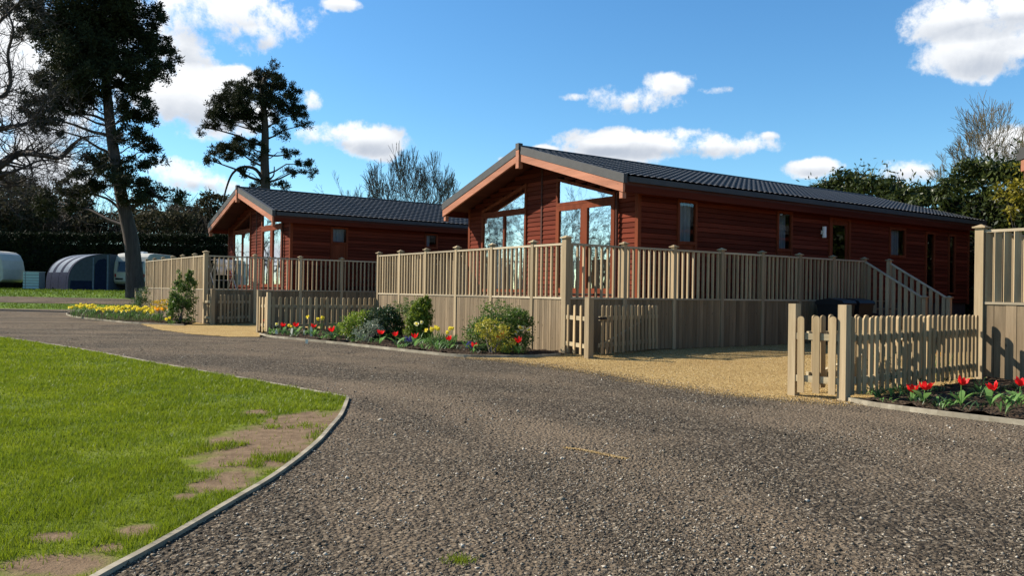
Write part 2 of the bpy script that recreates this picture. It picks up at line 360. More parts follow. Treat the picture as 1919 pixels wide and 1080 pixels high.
def bed(name,poly,z=.05):
    # mounded soil: dense grid clipped to the polygon
    xs=[p[0] for p in poly]; ys=[p[1] for p in poly]; P=poly; n=len(P)
    def inside(x,y):
        c=False; j=n-1
        for i in range(n):
            if (P[i][1]>y)!=(P[j][1]>y) and x<(P[j][0]-P[i][0])*(y-P[i][1])/(P[j][1]-P[i][1])+P[i][0]: c=not c
            j=i
        return c
    sheet(name,poly,.022,SOIL)
    mb=MB(); st=.11; r=random.Random(3)
    x=min(xs); nx=int((max(xs)-min(xs))/st)+1; ny=int((max(ys)-min(ys))/st)+1
    idx={}
    for j in range(ny+1):
        for i in range(nx+1):
            px_,py_=min(xs)+i*st,min(ys)+j*st
            if inside(px_,py_): idx[i,j]=len(mb.v); mb.v.append((px_,py_,.03+.055*mnoise.noise(Vector((px_*3,py_*3,0)))+.03*r.random()))
    for (i,j) in idx:
        if all(q in idx for q in ((i+1,j),(i,j+1),(i+1,j+1))): mb.f.append((idx[i,j],idx[i+1,j],idx[i+1,j+1],idx[i,j+1])); mb.mi.append(0)
    tag(mb.build(name+'_mound',SOIL,smooth=True),kind='structure')
bed('flowerbed_soil',k1+[tup(L2(0,1.0)),tup(L2(0,8.8)),tup(L2(0,10.5))])
bed('flowerbed_soil',k2+[tup(L1(0,0)),tup(L1(0,8.35)),tup(L1(-2.6,9.4))])
bed('flowerbed_soil',k3+[tup(L1(2.72,-12)),tup(L1(2.72,-6.4)),tup(L1(-1.2,-6.8))])

# lawn
lk=pxs([(652,748),(640,778),(620,803),(590,836),(520,891),(440,940),(300,1022),(190,1082),(60,1160),(-200,1330)])
lkf=pxs([(652,748),(600,738),(480,716),(300,684),(150,656),(0,633),(-300,588)])
lk=smooth_pts(lk); lkf=smooth_pts(lkf)
PATCH=[(505,825,95,38),(560,790,60,18),(420,905,55,20),(345,935,20,7),(110,1062,95,20),(255,1000,36,12),(95,1012,45,9),(600,800,30,30),(420,830,30,8),(480,776,30,6),(455,860,60,25),(540,850,40,25),(200,1032,30,8)]
PW=[]
for (x,y,rx,ry) in PATCH:
    c=gnd(x,y); rxw=(gnd(x+rx,y)-gnd(x-rx,y)).length/2; ryw=(gnd(x,y-ry)-gnd(x,y+ry)).length/2; PW.append((c.x,c.y,rxw,ryw))
m,t=mat('lawn_grass'); v=objv(t); sx=t.add('ShaderNodeSeparateXYZ'); t.ln(v,sx.inputs[0]); dmin=None
for (x,y,a,b) in PW:
    u=t.math('DIVIDE',t.math('SUBTRACT',sx.outputs[0],x),a); w=t.math('DIVIDE',t.math('SUBTRACT',sx.outputs[1],y),b)
    d=t.math('ADD',t.math('MULTIPLY',u,u),t.math('MULTIPLY',w,w)); dmin=d if dmin is None else t.math('MINIMUM',dmin,d)
nn=t.noise(v,3.5,5,.65)
bare=t.mapr(t.math('ADD',dmin,t.math('MULTIPLY',t.math('SUBTRACT',nn,.5),3.2)),.55,1.6,1,0)
g=t.mix(t.mapr(t.noise(v,1.1,4,.6),.35,.65),(.075,.112,.007),(.15,.178,.012)); g=t.mix(t.mapr(t.noise(v,14,4,.7),.45,.72,0,.55),g,(.035,.055,.008))
s=t.mix(t.mapr(t.noise(v,9,4,.6),.3,.7),(.115,.074,.042),(.22,.15,.09)); s=t.mix(t.mapr(t.noise(v,60,2),.6,.75,0,.5),s,(.09,.065,.04))
finish(t,t.mix(bare,g,s),.9,t.noise(v,45,4,.7),.7,.02,.1); LAWN=m
lawn_poly=[(p[0]-.02,p[1]) for p in lk[::-1]]+[tup(p) for p in lkf[1:]]+[(-30,-3)]
sheet('lawn',lawn_poly,.010,LAWN)
kerb('edging_board',lk,'curved timber edging between the lawn and the dark gravel drive',.036,.022)
kerb('edging_board',lkf,'long straight timber edging along the far side of the lawn',.035,.026)
LP=[tup(p) for p in lawn_poly]
def inpoly(P,x,y):
    x=np.asarray(x);y=np.asarray(y); c=np.zeros(x.shape,bool); n=len(P); j=n-1
    for i in range(n):
        xi,yi=P[i];xj,yj=P[j]
        if yi!=yj: c^=((yi>y)!=(yj>y))&(x<(xj-xi)*(y-yi)/(yj-yi)+xi)
        j=i
    return c
def blades(name,x,y,z,ln,wd,m,lean=.6):
    n=len(x); a=RG.uniform(0,2*np.pi,n); b=RG.uniform(0,2*np.pi,n); l=ln*RG.uniform(.5,1.3,n); le=RG.uniform(.1,lean,n)*l
    V=np.zeros((n,3,3)); V[:,0,0]=x-np.cos(a)*wd/2; V[:,0,1]=y-np.sin(a)*wd/2; V[:,1,0]=x+np.cos(a)*wd/2; V[:,1,1]=y+np.sin(a)*wd/2
    V[:,0,2]=z;V[:,1,2]=z; V[:,2,0]=x+np.cos(b)*le;V[:,2,1]=y+np.sin(b)*le;V[:,2,2]=z+l
    return tag(fast(name,V.reshape(-1,3),np.arange(3*n).reshape(-1,3),m),kind='stuff')
def sample_view(n,y0,y1,pw,x0=-.72,x1=.72):
    u=RG.random(n); y=(y0**pw+u*(y1**pw-y0**pw))**(1/pw); x=RG.uniform(x0,x1,n)*y; return x,y
x,y=sample_view(420000,3.0,19,.55,-.80,-.1)
k=inpoly(LP,x,y); x=x[k];y=y[k]
d=np.full(x.shape,99.)
for (a,b,c_,e) in PW: d=np.minimum(d,((x-a)/c_)**2+((y-b)/e)**2)
nz=np.array([mnoise.fractal(Vector((p*2.3,q*2.3,0)),.8,2.,4) for p,q in zip(x,y)])
nz2=np.array([mnoise.fractal(Vector((p*.9+9,q*.9,4)),.9,2.,4) for p,q in zip(x,y)]); pr=((d+nz*1.9-.75)/.9).clip(.02,1)*(1-.55*((nz2-.05)*3).clip(0,1)); keep=RG.random(len(x))<pr; x=x[keep];y=y[keep]; nz=nz[keep]
blades('grass',x,y,.010,.030*(1+.8*nz.clip(-.5,1)),np.maximum(.0045,y*.0011),GR1,.9).__setitem__('label','short bright green lawn grass inside the timber edging')
x=RG.uniform(-60,-8,60000);y=RG.uniform(38.5,58,60000); k=(~((y>39.6)&(y<45.4)&(np.abs(y-(44+.06*(x+14)))<2.0)))
x=x[k];y=y[k]; z=np.array([terr(p,q) for p,q in zip(x,y)])
blades('rough_grass',x,y,z-.03,.10,np.full(len(x),.05),GRF)['label']='rough bright grass around the caravans'

# loose stones
def stones(name,x,y,z,size,m,flat=.6):
    n=len(x); base=np.array([(1,0,0),(-1,0,0),(0,1,0),(0,-1,0),(0,0,1),(0,0,-1)],float); fc=np.array([(0,2,4),(2,1,4),(1,3,4),(3,0,4),(2,0,5),(1,2,5),(3,1,5),(0,3,5)])
    V=base[None]*RG.uniform(.5,1.15,(n,6,1)); a=RG.uniform(0,6.28,n); ca,sa=np.cos(a)[:,None],np.sin(a)[:,None]; 
    V=V+RG.uniform(-.25,.25,V.shape); asp=RG.uniform(.55,1.,n)[:,None]
    vx,vy=V[:,:,0],V[:,:,1]*asp; X=vx*ca-vy*sa; Y=vx*sa+vy*ca; V=np.stack([X,Y,V[:,:,2]*flat],2)*size[:,None,None]
    V[:,:,0]+=x[:,None];V[:,:,1]+=y[:,None];V[:,:,2]+=z+(size*flat*.35)[:,None]
    Fc=(fc[None]+(np.arange(n)*6)[:,None,None]).reshape(-1,3)
    return tag(fast(name,V.reshape(-1,3),Fc,m),kind='stuff')
def stonem(name,stops):
    m,t=mat(name); ge=t.add('ShaderNodeNewGeometry'); c=t.ramp(ge.outputs['Random Per Island'],stops); c=t.mix(t.mapr(t.noise(objv(t),70,2),.3,.7,0,.4),c,(.08,.065,.05)); finish(t,c,.85,spec=.12); return m
ST1=stonem('drive_stones',[(0,(.024,.019,.015)),(.4,(.080,.062,.044)),(.68,(.175,.14,.098)),(.88,(.33,.285,.215)),(1,(.56,.50,.41))])
ST2=stonem('golden_stones',[(0,(.22,.13,.04)),(.5,(.40,.265,.10)),(.9,(.56,.40,.19)),(1,(.72,.60,.40))])
x,y=sample_view(330000,2.9,24,.30)
k=~inpoly(LP,x,y)&~inpoly(gold_poly,x,y)&~inpoly(k2+[tup(L1(0,0)),tup(L1(0,8.35)),tup(L1(-2.6,9.4))],x,y)&~inpoly(k3+[tup(L1(2.72,-12)),tup(L1(2.72,-6.4)),tup(L1(-1.2,-6.8))],x,y)
x=x[k];y=y[k]; cl=np.array([mnoise.fractal(Vector((p*.7+5,q*.7,3)),.8,2.,3) for p,q in zip(x,y)])
k=RG.random(len(x))<(.5+1.1*cl).clip(.1,1); x=x[k];y=y[k]
sz=RG.lognormal(-5.25,.45,len(x)).clip(.002,.026)
stones('drive_gravel',x,y,0.,np.maximum(sz,y*.00028),ST1)['label']='loose dark and pale stones scattered over the gravel drive'
x=RG.uniform(0,9,160000);y=RG.uniform(8.5,21,160000); k=inpoly(gold_poly,x,y); x=x[k];y=y[k]; 
gx=np.concatenate([x]); gy=y
# spill over the boundary
e=np.array(gold_front); i=RG.integers(0,len(e),5000); sxp=e[i,0]+RG.normal(0,.13,5000)-.02; syp=e[i,1]+RG.normal(0,.10,5000)-.03
gx=np.concatenate([gx,sxp]); gy=np.concatenate([gy,syp])
stones('path_gravel',gx,gy,.006,RG.lognormal(-5.0,.3,len(gx)).clip(.003,.016),ST2)['label']='golden gravel stones covering the parking space'
x,y=e[i,0]+RG.normal(0,.2,5000)+.02,e[i,1]+RG.normal(0,.14,5000)+.03
stones('edge_gravel',x,y,.012,RG.lognormal(-5.1,.3,len(x)).clip(.003,.014),ST1)['label']='dark stones kicked onto the edge of the golden gravel'
p0,p1=gnd(1060,841),gnd(1175,860); tt=RG.random(700); x=p0.x+(p1.x-p0.x)*tt+RG.normal(0,.012,700); y=p0.y+(p1.y-p0.y)*tt+RG.normal(0,.018,700)+.03*np.sin(tt*5)
stones('gravel_streak',x,y,.004,np.full(700,.006),ST2)['label']='thin streak of golden grit across the dark drive'
# moss tuft
c=gnd(858,1052); x=c.x+RG.normal(0,.035,260)+0*1; y=c.y+RG.normal(0,.03,260); blades('weed_tuft',x,y,0,.02,.004,GR1,1.)['label']='small green weed tuft in the foreground gravel'
# ---------------------------------------------------------------- timber lodges (local x = along the lodge, y = across, away from the camera)
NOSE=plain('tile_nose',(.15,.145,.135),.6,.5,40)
YR,ZR=4.57,4.86; YE0,YE1=.64,8.44; ZE=3.715; SL=(ZR-ZE)/(YR-YE0); XG,XF=2.07,18.15
def ztop(y): return ZR-SL*abs(y-YR)
def zsof(y): return ztop(y)-.20
XW=2.8; Y0,Y1=.97,8.13; XB=17.75
BH=.118
def clad(openings,lo,hi,ztopf,zb,build):
    # horizontal lap boards as real strips; openings = (u0,u1,z0,z1f) with z1f a function of u
    z=zb; k=0
    while z<6:
        z2=z+BH; zm=(z+z2)/2
        segs=[(lo,hi)]
        # clip by the roof line
        cl=[]
        for a,b in segs:
            us=np.linspace(a,b,241); ok=[ztopf(u)>z2-.02 for u in us]
            i=0
            while i<len(us):
                if ok[i]:
                    j=i
                    while j+1<len(us) and ok[j+1]: j+=1
                    if us[j]-us[i]>.02: cl.append((us[i],us[j]))
                    i=j+1
                else: i+=1
        if not cl: break
        for (u0,u1,z0,z1f) in openings:
            new=[]
            for a,b in cl:
                us=np.linspace(max(a,u0),min(b,u1),40) if max(a,u0)<min(b,u1) else []
                if len(us)==0 or not (zm>z0): new.append((a,b)); continue
                ins=[u for u in us if z1f(u)>zm]
                if not ins: new.append((a,b)); continue
                p,q=min(ins),max(ins)
                if p-a>.01: new.append((a,p))
                if b-q>.01: new.append((q,b))
            cl=new
        for a,b in cl: build(a,b,z,z2)
        z=z2; k+=1
def lap(mb,axis,plane,sgn):
    def f(a,b,z,z2):
        # board profile, thicker at the foot
        e=.022; s=sgn
        if axis=='y': # board runs along y on plane x
            P=lambda u,d,zz:(plane-s*d,u,zz)
        else: P=lambda u,d,zz:(u,plane-s*d,zz)
        mb.hexa((P(a,-.05,z),P(b,-.05,z),P(b,e,z+.012),P(a,e,z+.012),P(a,-.05,z2),P(b,-.05,z2),P(b,e*.25,z2),P(a,e*.25,z2)))
    return f
def roof_mesh(x0,x1):
    V=[];Fc=[]
    rows=12; run=math.hypot(YR-YE0,ZR-ZE); nx=int((x1-x0)/.0255); xs=np.linspace(x0,x1,nx)
    wave=.026*np.abs(np.sin(xs*math.pi/.205))**.7
    for side in (-1,1):
        prof=[]
        for r in range(rows):
            for f,h in ((0.0,.040),(.10,.043),(.97,.004)): prof.append(((r+f)/rows,h))
        prof.append((1.,.0))
        base=len(V)
        for (f,h) in prof:     # f=0 at eave -> 1 at ridge ; step drops at each row
            y=(YE0 if side<0 else YE1)+(YR-(YE0 if side<0 else YE1))*f; z=ZE+(ZR-ZE)*f
            for i,xx in enumerate(xs): V.append((xx,y,z+h+wave[i]))
        n=len(xs)
        for j in range(len(prof)-1):
            for i in range(n-1):
                q=(base+j*n+i,base+j*n+i+1,base+(j+1)*n+i+1,base+(j+1)*n+i); Fc.append(q if side<0 else q[::-1])
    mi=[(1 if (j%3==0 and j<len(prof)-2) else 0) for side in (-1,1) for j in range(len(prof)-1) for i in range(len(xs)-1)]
    return V,Fc,mi
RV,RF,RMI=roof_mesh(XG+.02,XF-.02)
def glazed(root,name,axis,plane,sgn,quad,fw_=.065,mullions=(),glass_pad=0,fm=None,curt=None,fd=.05,handle=None):
    """frame + pane in a 4/3-gon opening; quad = list of (u,z) ccw"""
    P=(lambda u,d,z:(plane-sgn*d,u,z)) if axis=='y' else (lambda u,d,z:(u,plane-sgn*d,z))
    n=len(quad); c=Vector((sum(q[0] for q in quad)/n,sum(q[1] for q in quad)/n))
    def inset(poly,w):
        out=[]
        for i in range(len(poly)):
            p0=Vector(poly[i-1]);p1=Vector(poly[i]);p2=Vector(poly[(i+1)%len(poly)])
            d1=(p1-p0).normalized(); d2=(p2-p1).normalized(); n1=Vector((-d1.y,d1.x)); n2=Vector((-d2.y,d2.x))
            k=(n1+n2); k=k/max(.15,(1+n1.dot(n2))); out.append(p1+k*w)
        return out
    inn=inset(quad,fw_); mb=MB()
    for i in range(n):
        j=(i+1)%n; a,b,c2,d=quad[i],quad[j],inn[j],inn[i]
        mb.hexa([P(q[0],-.03,q[1]) for q in (a,b,c2,d)]+[P(q[0],fd,q[1]) for q in (a,b,c2,d)])
    for mu in mullions:
        zs=[q[1] for q in inn]; mb.hexa([P(u,-.03,z) for u,z in ((mu-.04,min(zs)),(mu+.04,min(zs)),(mu+.04,max(zs)),(mu-.04,max(zs)))]+[P(u,fd-.004,z) for u,z in ((mu-.04,min(zs)),(mu+.04,min(zs)),(mu+.04,max(zs)),(mu-.04,max(zs)))])
    f=mb.build(name,fm or CLZ,root)
    g=MB(); g.face([P(q[0],.012,q[1]) for q in inn]); gp=g.build('pane',GLASS,f)
    if curt:
        m2=MB(); us=np.linspace(curt[0],curt[1],60); z0,z1=min(q[1] for q in inn),max(q[1] for q in inn)
        for a,b in zip(us[:-1],us[1:]):
            wv=lambda u:-.14-.025*math.sin(u*38)-.012*math.sin(u*91)
            m2.face([P(a,wv(a),z0+.02),P(b,wv(b),z0+.02),P(b,wv(b),z1),P(a,wv(a),z1)])
        m2.build('curtain',CURT,f,smooth=True)
    return f
def make_lodge(label,side_windows,side_doors,lamp=True,group='red timber holiday lodges'):
    root=empty('timber_lodge',(0,0,0),0,label,'lodge',group)
    # front wall
    fo=[(1.70,3.90,1.16,lambda u:3.52+(u-1.77)*.262+.03),(5.20,7.40,1.16,lambda u:3.52+(7.33-u)*.262+.03)]
    mb=MB(); clad(fo,Y0,Y1,lambda u:zsof(u),1.02,lap(mb,'y',XW,1)); mb.build('front_wall',CLY,root)
    mb=MB(); so=[(w[0],w[1],1.16 if w[4] else w[2],(lambda zt:lambda u:zt)(w[3])) for w in side_windows]+[(d[0],d[1],1.16,(lambda zt:lambda u:zt)(d[2])) for d in side_doors]
    clad(so,XW,XB,lambda u:zsof(Y0)+.02,1.02,lap(mb,'x',Y0,1)); mb.build('side_wall',CLX,root)
    mb=MB(); clad([],XW,XB,lambda u:zsof(Y1)+.02,1.02,lap(mb,'x',Y1,-1)); mb.build('side_wall',CLX,root)
    mb=MB(); clad([],Y0,Y1,lambda u:zsof(u),1.02,lap(mb,'y',XB,-1)); mb.build('back_wall',CLX,root)
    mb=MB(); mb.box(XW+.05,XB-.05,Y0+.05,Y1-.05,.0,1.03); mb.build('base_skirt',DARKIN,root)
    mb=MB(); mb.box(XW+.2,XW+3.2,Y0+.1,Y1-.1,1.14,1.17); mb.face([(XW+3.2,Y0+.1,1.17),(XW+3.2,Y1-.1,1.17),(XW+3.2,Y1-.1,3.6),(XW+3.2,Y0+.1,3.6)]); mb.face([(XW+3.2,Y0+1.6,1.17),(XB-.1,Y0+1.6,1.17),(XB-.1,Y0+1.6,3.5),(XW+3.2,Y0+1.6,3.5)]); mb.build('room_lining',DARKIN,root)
    # corner trims and cover strips
    for (x,y) in ((XW-.03,Y0-.03),(XW-.03,Y1-.07),(XB-.07,Y0-.03)):
        mb=MB(); mb.box(x,x+.10,y,y+.10,1.0,zsof(y if y>1 else Y0)-.02); mb.build('corner_trim',CLZ,root)
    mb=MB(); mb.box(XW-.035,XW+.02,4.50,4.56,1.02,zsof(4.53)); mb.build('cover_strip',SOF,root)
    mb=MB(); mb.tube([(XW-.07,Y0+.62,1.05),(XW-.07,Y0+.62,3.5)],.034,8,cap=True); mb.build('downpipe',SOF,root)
    # doors and windows in the front
    for k,(a,b,c0) in enumerate(((1.70,2.80,1),(2.80,3.90,0))):
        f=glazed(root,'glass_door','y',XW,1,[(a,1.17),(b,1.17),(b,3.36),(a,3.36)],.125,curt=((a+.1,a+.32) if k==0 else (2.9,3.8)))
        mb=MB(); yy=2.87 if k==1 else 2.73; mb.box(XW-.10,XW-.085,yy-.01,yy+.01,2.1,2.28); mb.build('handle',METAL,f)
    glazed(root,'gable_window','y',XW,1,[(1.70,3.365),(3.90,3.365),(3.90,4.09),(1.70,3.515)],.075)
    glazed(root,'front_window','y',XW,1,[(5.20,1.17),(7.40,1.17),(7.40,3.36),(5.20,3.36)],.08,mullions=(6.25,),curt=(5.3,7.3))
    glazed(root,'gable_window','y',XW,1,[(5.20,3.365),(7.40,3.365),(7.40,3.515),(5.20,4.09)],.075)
    for (a,b,z0,z1,panel) in side_windows:
        f=glazed(root,'side_window','x',Y0,1,[(a,z0),(b,z0),(b,z1),(a,z1)],.07,curt=((a+.08,a+.3) if b-a<.6 else (a+.08,b-.08)) if z0>1.5 else None)
        if panel:
            mb=MB(); mb.box(a,a+.07,Y0-.045,Y0+.03,1.16,z0-.002); mb.box(b-.07,b,Y0-.045,Y0+.03,1.16,z0-.002)
            mb.box(a+.07,b-.07,Y0-.015,Y0+.03,1.16,z0-.002); mb.build('panel',CLZ,f)
    for (a,b,z1) in side_doors:
        mb=MB(); mb.box(a,a+.08,Y0-.055,Y0+.03,1.16,z1); mb.box(b-.08,b,Y0-.055,Y0+.03,1.16,z1); mb.box(a+.08,b-.08,Y0-.055,Y0+.03,z1-.08,z1)
        mb.box(a+.08,b-.08,Y0-.01,Y0+.03,1.16,2.15); mb.box(a+.08,a+.2,Y0-.01,Y0+.03,2.15,z1-.08); mb.box(b-.2,b-.08,Y0-.01,Y0+.03,2.15,z1-.08); mb.box(a+.2,b-.2,Y0-.01,Y0+.03,z1-.2,z1-.08)
        f=mb.build('side_door',CLZ,root); g=MB(); g.face([(a+.2,Y0+.0,2.15),(b-.2,Y0+.0,2.15),(b-.2,Y0+.0,z1-.2),(a+.2,Y0+.0,z1-.2)]); g.build('pane',GLASS,f)
        g=MB(); g.box(a+.1,a+.12,Y0-.07,Y0-.012,2.05,2.2); g.build('handle',METAL,f)
    if lamp:
        mb=MB(); mb.tube([(9.62,Y0-.10,2.78),(9.62,Y0-.10,3.08)],.055,10,cap=True); mb.box(9.59,9.65,Y0-.06,Y0-.01,2.88,2.98,0); lp=mb.build('porch_light',WHITE,root)
    # roof
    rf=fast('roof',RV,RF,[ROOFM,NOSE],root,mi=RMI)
    mb=MB() # deck under tiles
    for ya in (YE0,YE1):
        mb.hexa(((XG+.03,ya,ZE-.19),(XF-.03,ya,ZE-.19),(XF-.03,YR,ZR-.19),(XG+.03,YR,ZR-.19),(XG+.03,ya,ZE-.01),(XF-.03,ya,ZE-.01),(XF-.03,YR,ZR-.01),(XG+.03,YR,ZR-.01)))
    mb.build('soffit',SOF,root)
    mb=MB(); mb.tube([(XG,YR,ZR+.035),(XF,YR,ZR+.035)],.055,8,cap=True); mb.build('ridge_cap',ROOFM,root)
    for ya,sg in ((YE0,1),(YE1,-1)):
        for xx,x2 in ((XG-.03,XG+.03),(XF-.03,XF+.03)):
            mb=MB(); mb.prism([(ya-.02*sg,ZE-.15),(YR,ZR-.14),(YR,ZR+.06),(ya-.02*sg,ZE+.05)],0,xx-.012,x2+.04); v=mb.build('verge_trim',VERGE,root)
            mb=MB(); mb.prism([(ya+.01*sg,ZE-.345),(YR,ZR-.325),(YR,ZR-.142),(ya+.01*sg,ZE-.152)],0,xx,x2); mb.build('bargeboard',BARGE,root)
        mb=MB(); mb.box(XG-.005,XG+.10,ya+.05 if sg>0 else ya-.15,ya+.15 if sg>0 else ya-.05,ZE-.47,ZE-.32); mb.build('bracket',BARGE,root)
        mb=MB(); yo=ya-.06 if sg>0 else ya; mb.box(XG+.10,XF-.1,yo+.055*(1 if sg<0 else 0)-.0,yo+.06+.055*(1 if sg<0 else 0),ZE-.12,ZE+.0); mb.build('gutter',VERGE,root)
        mb=MB(); mb.box(XG+.035,XF-.035,(ya+.005 if sg>0 else ya-.03),(ya+.03 if sg>0 else ya-.005),ZE-.34,ZE-.125); mb.build('fascia',CLX,root)
    mb=MB(); mb.box(XG-.07,XG+.06,YR-.065,YR+.065,ZR-.52,ZR-.05); mb.build('king_post',BARGE,root)
    mb=MB(); mb.box(XG-.08,XG+.05,YR-.07,YR+.07,ZR-.05,ZR+.12); mb.build('ridge_end_cap',VERGE,root)
    return root
lodge1=make_lodge('larger near red timber lodge with sunlit glass doors under a dark tiled gable roof',
  [(4.02,4.68,2.35,3.40,True),(7.68,8.32,2.34,3.39,True),(12.95,13.85,2.38,3.27,False),(15.0,15.55,1.3,3.25,False),(16.4,16.85,1.3,3.25,False)],[(9.95,10.95,3.37)])
lodge1.location=C1; lodge1.rotation_euler.z=TH
lodge2=make_lodge('smaller-looking red timber lodge further back on the left, below the lone pine',
  [(4.25,4.9,2.75,3.36,True),(8.05,8.62,2.75,3.33,False),(12.4,13.0,2.7,3.3,False)],[(10.2,11.1,3.3)],False)
lodge2.location=L2(.22,-.12); lodge2.rotation_euler.z=TH2; lodge2.scale=(1.03,1.02,1.03)
C3=L1(2.72,-6.33-8.36)
lodge3=dup(lodge1); lodge3['label']='corner of a dark lodge roof poking in at the right edge of the frame'
lodge3.location=C3+A_*.47+G_*.455; 

# ---------------------------------------------------------------- raised decks
ZT=2.14; ZM=1.09
bal_m={}
def unit(name,mb,m):
    me=bpy.data.meshes.new(name); me.from_pydata(mb.v,[],mb.f); me.materials.append(m); return me
b_=MB(); b_.box(-.02,.02,-.022,.022,0,1.); BALM=unit('baluster',b_,WD)
b_=MB(); b_.box(-.012,.012,-.046,.046,0,1.); BALW=unit('baluster',b_,WD)
def place(me,name,loc,rz,parent,sc=(1,1,1)):
    o=bpy.data.objects.new(name,me); col.objects.link(o); o.parent=parent; o.location=loc; o.rotation_euler=(0,0,rz); o.scale=sc; return o
def post(root,x,y,z0,z1,w=.095,cap=True,name='post',m=None,rz=0.):
    mb=MB(); h=w/2; b=.006; mb.hexa(((-h,-h,z0),(h,-h,z0),(h,h,z0),(-h,h,z0),(-h+b*0,-h,z1),(h,-h,z1),(h,h,z1),(-h,h,z1)))
    o=mb.build(name,m or WD,root); o.location=(x,y,0); o.rotation_euler.z=rz
    if cap:
        mb=MB(); mb.box(-h-.03,h+.03,-h-.03,h+.03,z1,z1+.022); mb.hexa(((-h-.015,-h-.015,z1+.022),(h+.015,-h-.015,z1+.022),(h+.015,h+.015,z1+.022),(-h-.015,h+.015,z1+.022),(-.01,-.01,z1+.055),(.01,-.01,z1+.055),(.01,.01,z1+.055),(-.01,.01,z1+.055)))
        mb.build('post_cap',WD,o)
    return o
def railing(root,p,q,z0,z1,zb,spacing=.155,skirt=True,off=0,wide=False,plank=.075,rot=0.,zq=0.,sm=None):
    """one bay between post faces p,q (local 2D)"""
    p=Vector((p[0],p[1],0)); q=Vector((q[0],q[1],0)); d=(q-p); L=d.length; d.normalize(); rz=math.atan2(d.y,d.x)
    b=empty('railing_bay',p,rz); b.parent=root
    L0=.05; Lq=L-.05
    dz=zq
    def zz(x): return dz*x/L
    mb=MB(); mb.hexa(((L0,-.035,z1-.03+zz(L0)),(Lq,-.035,z1-.03+zz(Lq)),(Lq,.035,z1-.03+zz(Lq)),(L0,.035,z1-.03+zz(L0)),(L0,-.035,z1+.01+zz(L0)),(Lq,-.035,z1+.01+zz(Lq)),(Lq,.035,z1+.01+zz(Lq)),(L0,.035,z1+.01+zz(L0)))); mb.build('top_rail',WDH2,b)
    mb=MB(); mb.hexa(((L0,-.04,z0-.03+zz(L0)),(Lq,-.04,z0-.03+zz(Lq)),(Lq,.04,z0-.03+zz(Lq)),(L0,.04,z0-.03+zz(L0)),(L0,-.04,z0+.005+zz(L0)),(Lq,-.04,z0+.005+zz(Lq)),(Lq,.04,z0+.005+zz(Lq)),(L0,.04,z0+.005+zz(L0)))); mb.build('bottom_rail',WDH2,b)
    n=max(1,round((Lq-L0)/spacing)); 
    for i in range(n):
        x=L0+(i+.5)*(Lq-L0)/n; j=rnd.uniform(-.006,.006)
        place(BALW if wide else BALM,'baluster',(x+j,rnd.uniform(-.004,.004),z0+zz(x)),rnd.uniform(-.06,.06)+(rot if not wide else math.pi/2+rot),b,(1,1,z1-z0-.03))
    if skirt:
        mb=MB(); n=max(1,round((Lq-L0)/plank)); w=(Lq-L0)/n
        for i in range(n):
            x=L0+i*w; o=rnd.uniform(0,.006); mb.box(x+.003,x+w-.003,-.022-o,.008,zb+rnd.uniform(0,.03),z0-.032)
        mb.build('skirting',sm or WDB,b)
    return b
WDH2=wood('rail_timber',(.40,.32,.21),(.52,.43,.30),'x',knots=False)
def make_deck(label,C,th,front,side,depth_side,group='raised timber decks',fsp=.155,frot=0,ssp=.155,left_back=2.7,sw=None):
    root=empty('timber_deck',C,th,label,'deck',group)
    for i,g in enumerate(front): post(root,0,g,0,ZT+(.10 if i==0 else .06),.13 if i==0 else .09)
    for a in side[1:]: post(root,a,0,0,ZT+.05,.095)
    for g0,g1 in zip(front[:-1],front[1:]): railing(root,(0,g1),(0,g0),ZM,ZT,0,fsp,rot=frot)
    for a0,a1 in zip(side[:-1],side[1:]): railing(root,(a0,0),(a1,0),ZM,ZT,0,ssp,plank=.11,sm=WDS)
    if left_back:
        railing(root,(left_back,front[-1]),(left_back/2,front[-1]),ZM,ZT,0,.155); railing(root,(left_back/2,front[-1]),(0,front[-1]),ZM,ZT,0,.155); post(root,left_back,front[-1],0,ZT+.05); post(root,left_back/2,front[-1],0,ZT+.05)
    # floor boards along y
    mb=MB(); x=.06
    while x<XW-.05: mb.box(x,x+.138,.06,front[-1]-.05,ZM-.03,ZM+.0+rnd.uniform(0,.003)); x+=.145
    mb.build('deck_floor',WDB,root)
    if depth_side:
        mb=MB(); x=x+.0
        while x<depth_side: mb.box(x,x+.138,.06,.93,ZM-.03,ZM+rnd.uniform(0,.003)); x+=.145
        mb.build('walkway_floor',WDB,root)
    return root
fr1=[0,1.08,2.60,4.12,5.62,7.05,8.38]; sd1=[0,1.50,2.94,4.46,5.88,7.31,8.70,10.12]
deck1=make_deck('raised timber deck with tall open railings wrapped around the near lodge',C1,TH,fr1,sd1,11.4)
post(deck1,11.32,0,0,ZT+.05); 
# stair down from the walkway towards the camera, opposite the side door
st=[]
for a,sl in ((10.12,0),(11.32,1)):
    post(deck1,a,-1.62,0,1.19,.10)
    b=empty('stair_rail',(a,0,0),-math.pi/2); b.parent=deck1
    def zz(x): return -.98*x/1.62
    mb=MB(); L=1.57; mb.hexa(((.05,-.035,ZT-.03+zz(.05)),(L,-.035,ZT-.03+zz(L)),(L,.035,ZT-.03+zz(L)),(.05,.035,ZT-.03+zz(.05)),(.05,-.035,ZT+.015+zz(.05)),(L,-.035,ZT+.015+zz(L)),(L,.035,ZT+.015+zz(L)),(.05,.035,ZT+.015+zz(.05)))); mb.build('top_rail',WDH2,b)
    for i in range(9):
        x=.14+i*.168; zb=max(.02,1.05+zz(x)-.1); place(BALW,'baluster',(x,0,zb),math.pi/2,b,(1,1,ZT+zz(x)-.03-zb))
for i in range(5):
    mb=MB(); z=ZM-.2*(i+1); mb.box(10.18,11.26,-.30*(i+1)-.03,-.30*i,z-.04,z); mb.build('stair_tread',WDB,deck1)
